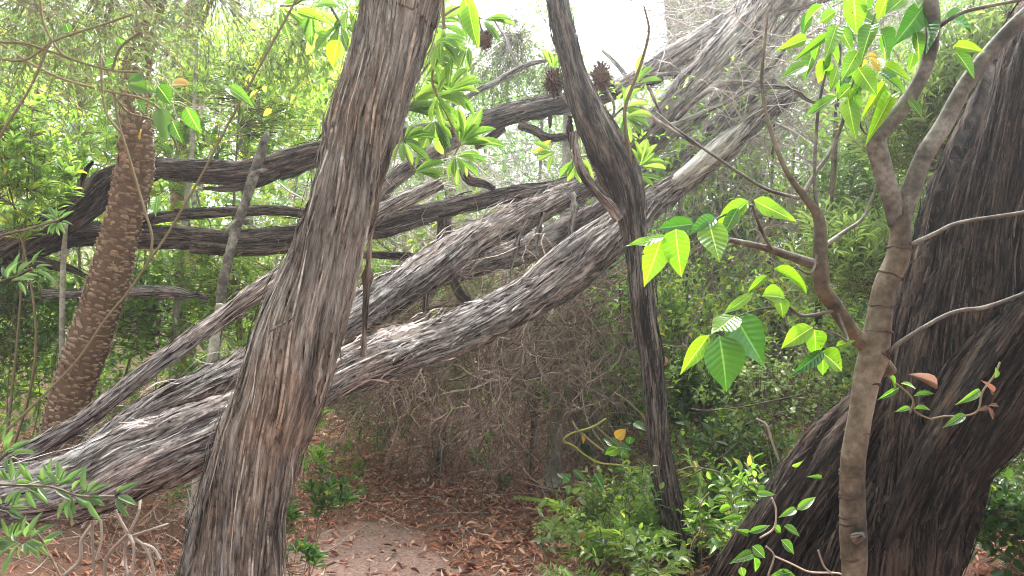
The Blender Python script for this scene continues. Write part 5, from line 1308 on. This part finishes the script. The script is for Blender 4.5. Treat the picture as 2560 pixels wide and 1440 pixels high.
for b, tp, w in (((1160, -10), (1195, 122), 50), ((1172, 10), (1185, 112), 40)):
    jitter_leaf(ban, 'hero', b, tp, w, DB - .2, g)
seed_cone(ban, 1212, 100, DB, 20, g)
ban2 = thing('serrated_tree', 'light green toothed leaf clusters and two spiky seed cones around the crooked tree', 'tree', (P(1520, 1300, 4.7)[0], 4.7, float(ground_z(.6, 4.7))))
D2 = 4.5
for pts in ([(1520, 640, 4.8, 12), (1545, 500, 4.7, 10), (1590, 430, D2, 8), (1600, 412, D2, 6)], [(1545, 500, 4.7, 9), (1500, 380, 4.75, 8), (1535, 280, D2, 7), (1520, 230, D2, 6), (1502, 200, D2, 6)], [(1500, 380, 4.75, 7), (1420, 260, D2, 7), (1388, 220, D2, 6)], [(1535, 290, D2, 6), (1558, 268, D2, 5)], [(1500, 380, 4.75, 6), (1440, 395, D2, 5)]):
    stalk(ban2, pts, M['grey_bark'])
for a in ((1600, 415, 62, 55, 8, 68), (1558, 268, 20, 60, 7, 66), (1560, 290, -45, 50, 7, 68), (1440, 395, -80, 60, 7, 62), (1385, 175, 80, 40, 5, 60), (1590, 440, -70, 60, 6, 62), (1590, 210, 40, 30, 3, 70), (1385, 380, 200, 40, 4, 60), (1520, 460, -50, 40, 4, 55)):
    rosette(ban2, a[0], a[1], D2 + g.normal(0, .08), a[2], a[3], a[4], a[5], .27, g)
seed_cone(ban2, 1385, 205, D2, 27, g); seed_cone(ban2, 1502, 190, D2, 28, g)
for b, tp, w in (((1378, 350), (1330, 385), 14),):
    jitter_leaf(ban2, 'yellow', b, tp, w, D2, g)
ban3 = thing('serrated_tree', 'leafy top spray of long leaves just left of the leaning tree', 'tree', (P(800, 1150, 3.8)[0], 3.8, float(ground_z(-.9, 3.8))))
stalk(ban3, [(760, -200, 3.6, 10), (800, -40, 3.6, 8), (850, 60, 3.6, 6), (862, 120, 3.6, 4)], M['live_twig']); stalk(ban3, [(800, -40, 3.6, 6), (740, 10, 3.6, 5), (700, 15, 3.6, 4)], M['live_twig'])
for a in ((850, 60, -85, 60, 8, 110), (700, 15, -20, 50, 5, 100), (870, 20, -60, 50, 6, 100), (780, 20, -50, 60, 6, 100)):
    rosette(ban3, a[0], a[1], 3.6, a[2], a[3], a[4], a[5], .25, g)

# ================================================================== vines and sprigs on the left
hv = thing('hanging_vine', 'long thin vine slanting across the left side in front of the scaly trunk', 'vine', P(0, 1090, 3.05))
stalk(hv, [(-60, 1150, 3.05, 6), (0, 1090, 3.05, 6), (65, 1030, 3.05, 6), (185, 910, 3.05, 6), (262, 800, 3.05, 6), (320, 730, 3.05, 6), (360, 670, 3.05, 6), (415, 590, 3.05, 6), (500, 445, 3.05, 6), (560, 330, 3.05, 6), (600, 255, 3.05, 6), (680, 110, 3.05, 6), (737, 5, 3.05, 6), (800, -120, 3.05, 6)], M['live_twig'], n=120, m=8, name='stem')
lv = thing('leafy_vine', 'vine with broad drooping leaves in front of the scaly trunk top', 'vine', P(290, 260, 2.9))
Z1 = lambda x, y: (x / 2.0, y / 2.0)
for pts in ([(0, 215), (160, 320), (330, 400), (560, 460), (700, 490), (800, 545), (900, 640)], [(500, 270), (560, 420), (590, 600), (650, 800), (720, 1040), (760, 1180), (750, 1300)], [(560, 460), (640, 560), (760, 600), (860, 680), (890, 760)]):
    stalk(lv, [(*Z1(*p), 2.9, 6) for p in pts], M['live_twig'], n=60, m=7, name='stem')
for kind, b, tp, w in (('dark', (640, 420), (785, 455), 80), ('dark', (560, 395), (480, 385), 50), ('vine', (785, 425), (865, 525), 92), ('yellow', (862, 420), (945, 412), 60), ('dark', (800, 540), (830, 695), 84), ('vine', (862, 605), (908, 715), 74), ('vine', (930, 535), (1000, 672), 84), ('vine', (1135, 435), (1268, 522), 66),
                       ('yellow', (712, 648), (690, 700), 36), ('vine', (680, 500), (720, 560), 60), ('vine', (580, 310), (520, 330), 50), ('vine', (420, 150), (470, 185), 44), ('vine', (590, 190), (625, 235), 44), ('vine', (330, 120), (345, 165), 50), ('dark', (720, 380), (640, 400), 60),
                       ('vine', (790, 980), (770, 1070), 50), ('vine', (820, 905), (782, 905), 24), ('hero', (1690, 200), (1650, 330), 80), ('hero', (1480, 60), (1650, 105), 60)):
    jitter_leaf(lv, kind, Z1(*b), Z1(*tp), w / 2.0, 2.85, g)
for lab, d, st, nodes, ln in (
    ('narrow leaved sprig reaching in over the lowest fallen log', 1.2, [(-60, 1200), (0, 1212), (120, 1216), (200, 1240), (285, 1240)], [(30, 1212, 80, 60, 5), (90, 1214, 70, 80, 6), (130, 1216, 60, 70, 7), (180, 1235, -40, 90, 8), (215, 1240, 10, 70, 7), (285, 1238, 0, 40, 5), (150, 1215, 80, 60, 6), (60, 1214, -60, 60, 6)], 72),
    ('bright leafy sprig in the bottom left corner', 1.4, [(-40, 1270), (30, 1285), (90, 1330), (125, 1390), (155, 1450), (170, 1520)], [(10, 1270, 60, 80, 8), (60, 1350, -40, 110, 10), (40, 1365, 190, 80, 7), (70, 1345, 30, 60, 6), (30, 1350, 90, 60, 7), (95, 1360, -30, 50, 6)], 66),
    ('narrow leaved sprig at the left edge below the dark stub', 1.6, [(-50, 740), (10, 700), (45, 690), (80, 670)], [(40, 695, 40, 80, 7), (15, 705, 100, 80, 6), (80, 670, 20, 50, 5)], 62),
    ('star shaped leaf whorl in front of the dark fallen branch', 1.9, [(-50, 600), (60, 575), (145, 550)], [(146, 550, 20, 170, 11), (140, 555, 200, 80, 6)], 44),
    ('pale blurred leaves at the left edge above the thin fallen pole', 1.3, [(-50, 1190), (0, 1150), (20, 1130)], [(10, 1140, 70, 60, 6), (20, 1130, 20, 60, 4)], 70)):
    t = thing('leafy_sprig', lab, 'sprig', P(*st[0], d))
    stalk(t, [(*p, d, 6) for p in st], M['sapling_bark'], n=40, m=7, name='stem')
    for (x, y, an, sp, n) in [q[:5] for q in nodes]:
        rosette(t, x, y, d + g.normal(0, .03), an, sp, n, ln, .2, g, kind='lance', tilt=.8)

# dark live twigs across the upper left
ov = thing('overhanging_branch', 'thin bare twigs with tiny leaves crossing the upper left corner', 'branch', P(-40, 95, 2.7))
for pts in ([(-60, 100), (0, 105), (75, 112), (200, 155), (280, 176), (345, 180)], [(130, 95), (75, 220), (15, 315), (-20, 380)], [(-40, 140), (60, 150), (140, 100), (260, 60), (330, 35)], [(200, 155), (150, 130), (110, 60), (100, 0)], [(280, 176), (300, 120), (350, 80)], [(250, 135), (262, 270), (300, 330)]):
    stalk(ov, [(*p, 2.7, 6) for p in pts], M['live_twig'], n=40, m=6)
pp = rnd_px(g, 75, (-60, 420), (-20, 330), (2.5, 3.2))
pos, ld, nh, L, W, idx = spray(pp, nrm(g.normal(size=pp.shape)) + np.array([.3, 0, -.2]), 14, .12, g, .8, (.02, .035), .24)
V, Fs, at = scatter(T4, pos, ld, nh, L, W, g.random(len(pos)) * .98)
part('foliage', ov, V, Fs, M['leaf_fine'], at, kind='stuff', smooth=False)
tip = pp + nrm(nrm(g.normal(size=pp.shape)) * 0 + np.array([.3, 0, -.2])) * .01
pth = wander(pp - np.array([.1, 0, -.06]), np.tile([.8, 0, -.4], (len(pp), 1)), np.full(len(pp), .2), 5, .2, 0, g)
V, Fs, at = twig_mesh(pth, np.full(len(pp), .0022), np.full(len(pp), .001), 3, g=g)
part('twigs', ov, V, Fs, M['live_twig'], at, kind='stuff')

# twig of the crooked tree against the sky, twigs of the fallen crown
stalk(t_slim, [(1575, 410, 4.12, 9), (1572, 370, 4.1, 9), (1562, 305, 4.1, 9), (1565, 260, 4.1, 9), (1585, 205, 4.1, 9), (1605, 150, 4.1, 8), (1622, 78, 4.1, 7), (1610, 15, 4.1, 4)], M['live_twig'], n=60, name='twig')
stalk(L10b, [(1600, 215, 6.1, 14), (1570, 195, 6.1, 13), (1545, 165, 6.1, 12), (1505, 125, 6.1, 7)], M['bark_log'], name='twig')
for k, pts in enumerate(([(1690, 300, 5.2, 12), (1740, 250, 5.2, 12), (1790, 216, 5.2, 14), (1840, 205, 5.2, 14), (1910, 214, 5.2, 14), (1980, 220, 5.2, 13), (2010, 245, 5.2, 10), (2045, 262, 5.2, 7)], [(1660, 320, 5.2, 12), (1760, 280, 5.2, 12), (1850, 235, 5.2, 11), (1940, 150, 5.2, 10), (2000, 60, 5.2, 9)],
                         [(1600, 190, 5.6, 12), (1680, 185, 5.6, 12), (1740, 195, 5.6, 10)], [(1880, 60, 5.6, 16), (1950, 30, 5.6, 16), (2040, 10, 5.6, 14), (2140, -40, 5.6, 12)], [(1600, 262, 5.0, 9), (1640, 300, 5.0, 9), (1665, 315, 5.0, 8), (1720, 350, 5.0, 7), (1780, 390, 5.0, 5)], [(1620, 215, 5.0, 8), (1650, 280, 5.0, 8), (1670, 320, 5.0, 6)])):
    stalk(L10, pts, M['bark_log'], name='branch', n=60, m=9, lobes=.2, seed=120 + k)

# ================================================================== ferny clump and thin vines at the right of the path
def frond(t, base, d0, L, g, mesh):
    """One frond: a stalk with narrow leaflets, a mesh of its own."""
    pth = wander(base[None], d0[None], np.array([L]), 12, .05, .09, g)[0]
    G = Geo()
    G.add(*twig_mesh(pth[None], np.array([.002]), np.array([.0007]), 3, g=g))
    T = nrm(np.gradient(pth, axis=0))
    k = 16
    u = np.linspace(.18, 1, k) * 10.99
    i = u.astype(int); f = (u - i)[:, None]
    b = pth[i] * (1 - f) + pth[np.minimum(i + 1, 11)] * f
    tt = T[i]
    side = nrm(np.cross(tt, np.array([0, 0, 1.0]) + g.normal(0, .3, 3)))
    pos = np.repeat(b, 2, 0); sg = np.tile([1, -1], k)[:, None]
    ld = np.repeat(tt, 2, 0) * .55 + np.repeat(side, 2, 0) * sg + g.normal(0, .15, (2 * k, 3)) + np.array([0, 0, .05])
    LL = L * .26 * np.repeat(np.sin(np.pi * np.linspace(.25, .95, k)), 2) * g.uniform(.8, 1.2, 2 * k) + .012
    G.add(*scatter(T4, pos, ld, np.tile([0, -.3, 1.0], (2 * k, 1)) + g.normal(0, .2, (2 * k, 3)), LL, LL * .16, np.full(2 * k, g.random())))
    V, Fs, at = G.out()
    part('frond', t, V, Fs, M['leaf_fern'], at, smooth=False)
M['leaf_fern'] = leaf_mat('leaf_fern', [(0, (.10, .19, .05)), (.5, (.15, .26, .06)), (1, (.22, .32, .08))], (2.6, 2.5, 1.1), trans=.42, rough=.4)
for lab, px, py, d, n, w, h in (('lush feathery fern clump left of the foot of the crooked tree', 1590, 1330, 4.3, 38, .24, .30), ('feathery fern fronds behind the fern clump and crooked tree', 1500, 1260, 4.7, 18, .2, .28), ('feathery fern between the crooked tree and the massive root', 1790, 1300, 4.4, 34, .2, .3),
                                 ('small feathery fern above the spreading root', 1930, 1215, 4.0, 22, .12, .22), ('low ferny tuft at the bottom right of the path', 1480, 1400, 3.8, 14, .16, .16)):
    c = P(px, py, d)
    t = thing('fern', lab, 'fern', (c[0], d, float(ground_z(c[0], d))), 'ferns right of the path')
    for k in range(n):
        b = np.array([c[0] + g.normal(0, w * .45), d + g.normal(0, w * .5), 0]); b[2] = ground_z(b[0], b[1])
        frond(t, b + np.array([0, 0, .0]), np.array([g.normal(0, .55), g.normal(-.25, .5), 1.0]), g.uniform(.6, 1.35) * h * 1.5, g, None)

M['green_stem'] = rnd_mat('green_stem', [(0, (.16, .18, .04)), (1, (.24, .25, .06))])
M['dark_twig'] = rnd_mat('dark_twig', [(0, (.03, .022, .016)), (1, (.07, .055, .04))])
bv = thing('arching_vine', 'green vine arching left of the crooked tree with four round glossy leaves', 'vine', P(1680, 1185, 4.0))
Z7 = lambda x, y: (1400 + x / 2.44, 850 + y / 2.44)
for pts in ([(550, 800), (460, 785), (370, 765), (240, 750), (150, 700), (80, 645), (20, 615), (70, 570), (200, 530), (280, 480)], [(220, 530), (300, 600), (355, 650)], [(75, 500), (110, 550), (190, 620), (270, 680)], [(90, 860), (170, 890), (240, 950)], [(720, 800), (800, 775), (900, 790), (1000, 820), (1180, 920)],
            [(330, 320), (420, 380), (500, 460), (520, 500)]):
    stalk(bv, [(*Z7(*p), 4.0, 5) for p in pts], M['green_stem'] if pts[0][0] == 550 else M['live_twig'], n=50, m=6, name='stem')
for kind, b, tp, w in (('vine', (358, 650), (262, 595), 60), ('vine', (355, 655), (272, 705), 70), ('vine', (360, 655), (440, 665), 58), ('vine', (362, 665), (425, 722), 60), ('yellow', (340, 600), (400, 545), 70), ('yellow', (130, 580), (155, 630), 60), ('vine', (450, 505), (520, 545), 50), 
                       ('vine', (60, 860), (15, 820), 70), ('vine', (85, 790), (160, 865), 46), ('vine', (210, 810), (270, 912), 50), ('vine', (60, 890), (45, 945), 46), ('yellow', (150, 1150), (118, 1220), 40), ('vine', (430, 590), (420, 640), 60), ('yellow', (820, 740), (835, 775), 18), ('red', (640, 100), (650, 170), 30),
                       ('vine', (600, 1430), (650, 1420), 70), ('vine', (720, 1330), (790, 1280), 60)):
    jitter_leaf(bv, kind, Z7(*b), Z7(*tp), w / 2.44, 3.98, g)
for lab, pts, d in (('pale crooked dead stick rising from the ferns before the massive root', [(785, 1335), (810, 1230), (860, 1150), (850, 1050), (870, 980), (910, 930)], 3.3), ('thin reddish stem leaning against the massive root', [(1380, 850), (1330, 720), (1290, 610), (1260, 520), (1200, 480)], 3.0), ('dark fine twig stretched behind the sapling toward the crooked tree', [(800, 420), (900, 430), (1100, 410), (1300, 370), (1464, 335)], 3.6),
                   ('dark slanting twig between crooked tree and massive root', [(720, 860), (850, 800), (1000, 700), (1080, 630)], 3.8)):
    t = thing('bare_stick', lab, 'stick', P(*Z7(*pts[0]), d))
    stalk(t, [(*Z7(*p), d, 3.5 if d > 3.2 else 6) for p in pts], M['brown_twig'] if d < 3.5 else M['dark_twig'], n=40, m=6, name='stem')
# ================================================================== leaf litter
g = np.random.default_rng(91)
n = 46000
x = g.uniform(-3.9, 3.4, n); y = 2.8 + 6.2 * g.random(n) ** 1.25
dp = np.abs(x - path_x(y))
dens = np.clip(1.0 - .74 * bare_patch(x, y), 0, 1) * (1 - .6 * sstep(.9, 1.6, path_x(y) - x))
ok = g.random(n) < dens
x, y = x[ok], y[ok]
z = ground_z(x, y) + g.uniform(.003, .022, len(x))
pos = np.stack([x, y, z], 1)
a = g.uniform(0, 6.28, len(x))
ld = np.stack([np.cos(a), np.sin(a), g.normal(.05, .16, len(x))], 1)
nh = np.stack([g.normal(0, .3, len(x)), g.normal(0, .3, len(x)), np.ones(len(x))], 1)
L = .024 + .07 * g.random(len(x)) ** 2; W = L * g.uniform(.16, .36, len(x))
px, py = to_px(pos)
seen = (px > 700) & (px < 1420) & (py > 1060) & (py < 1436)
big = np.argsort(-(L / y) * seen)[:300]
LT = [mesh_from('fallen_leaf', *(lambda q: (q[0], q[1], {'rnd': np.zeros(len(q[0]))}))(leaf_tmpl(s, 5, 1, fo, cu)), smooth=True, mat=M['litter']) for s, fo, cu in (('lance', .25, -.10), ('ovate', .15, -.16), ('lance', .4, .08), ('ovate', .25, .1), ('obov', .2, -.08))]
for i in big:
    o = leaf_part(None, LT[int(g.integers(5))], pos[i], pos[i] + nrm(ld[i]) * L[i], W[i], nh[i], 'fallen_leaf')
    o['label'] = 'dry reddish brown leaf lying on the forest path'
    o['category'] = 'leaf'
    o['group'] = 'fallen leaves on the path'
rest = np.setdiff1d(np.arange(len(x)), big)
G = Geo()
tms = [T4, (T4[0] * np.array([1, 1, -1.6]), T4[1]), (T4[0] * np.array([.8, 1, 2]), T4[1])]
for k in range(3):
    q = rest[k::3]
    G.add(*scatter(tms[k], pos[q], ld[q], nh[q], L[q], W[q], g.random(len(q))))
V, Fs, at = G.out()
link('leaf_litter', mesh_from('leaf_litter', V, Fs, at, False, M['litter']), kind='stuff', label='carpet of dry brown leaves covering the forest floor', category='leaf litter')
# small twigs lying about
k = 700
x = g.uniform(-4, 3.5, k); y = g.uniform(2.8, 8.5, k)
keep = np.abs(x - path_x(y)) > .35 * g.random(k) * 2
x, y = x[keep], y[keep]
st = np.stack([x, y, ground_z(x, y) + .015], 1)
a = g.uniform(0, 6.28, len(x))
pth = wander(st, np.stack([np.cos(a), np.sin(a), np.full(len(x), .02)], 1), g.uniform(.1, .6, len(x)), 7, .12, 0, g)
pth[..., 2] = np.maximum(ground_z(pth[..., 0], pth[..., 1]) + .008, pth[..., 2] * .4 + .6 * (ground_z(pth[..., 0], pth[..., 1]) + .015))
V, Fs, at = twig_mesh(pth, g.uniform(.002, .006, len(x)), np.full(len(x), .0015), 4, g=g)
link('ground_twigs', mesh_from('ground_twigs', V, Fs, at, True, M['dead_twig']), kind='stuff', label='small dead twigs strewn over the forest floor', category='twigs')
# pale dead branches under the lowest log, left
for lab, pts in (('pale forked dead branch below the lowest log, left corner', [(320, 1335), (270, 1390), (262, 1440), (258, 1500)]), ('pale branch hanging from under the lowest log beside the pale stem', [(240, 1300), (205, 1350), (200, 1400), (160, 1440)])):
    t = thing('dead_branch', lab, 'branch', P(*pts[-1], 3.9))
    stalk(t, [(*p, 3.9, 9) for p in pts], M['dead_twig'], n=30, name='stem')
    c = P(*pts[0], 3.9)
    if pts[0][0] == 320:
        for q in ([(320, 1335), (345, 1285), (352, 1240)], [(322, 1337), (360, 1365), (380, 1410), (388, 1450)], [(318, 1335), (312, 1390), (320, 1440)], [(322, 1335), (335, 1370), (330, 1440)], [(330, 1340), (390, 1320), (420, 1310)], [(318, 1330), (295, 1290), (280, 1250)], [(360, 1360), (385, 1372), (400, 1400)]):
            stalk(t, [(*p, 3.9 + g.normal(0, .02), 7) for p in q], M['dead_twig'], n=24, m=6)
    else:
        for q in ([(285, 1240), (262, 1275), (240, 1310)], [(282, 1242), (230, 1285), (205, 1320)], [(252, 1300), (254, 1350), (240, 1400)], [(230, 1280), (232, 1360), (236, 1440)]):
            stalk(t, [(*p, 3.85, 6) for p in q], M['dead_twig'], n=24, m=6)
st = rnd_px(g, 60, (60, 560), (1290, 1430), (4.0, 5.0))
tangle('corner_dead_twigs', 'thin dead twigs in the shade below the lowest log', st, np.stack([g.normal(0, .7, 60), g.normal(0, .5, 60), g.normal(.1, .4, 60)], 1), (.2, .6), 206, M['brown_twig'], c2=3, c3=2, r=(.004, .0028, .002))
# ================================================================== added haze, standing in for a milky lens veil
def build_haze(density):
    m, n, l = new_mat('added_haze')
    out = N(n, 'ShaderNodeOutputMaterial'); v = N(n, 'ShaderNodeVolumePrincipled')
    v.inputs['Color'].default_value = (.93, .96, 1.0, 1)
    v.inputs['Density'].default_value = density
    v.inputs['Anisotropy'].default_value = .72
    l.new(v.outputs['Volume'], out.inputs['Volume'])
    x, y0, y1, z0, z1 = 82, -78, 86, -1.5, 13.5
    V = [(a, b, c) for c in (z0, z1) for b in (y0, y1) for a in (-x, x)]
    Fq = [[0, 2, 3, 1], [4, 5, 7, 6], [0, 1, 5, 4], [1, 3, 7, 5], [3, 2, 6, 7], [2, 0, 4, 6]]
    o = link('haze', mesh_from('haze', V, [np.array(Fq)], None, False, m), kind='stuff', label='thin haze added to give the wood a milky veil', category='haze')
build_haze(.006)
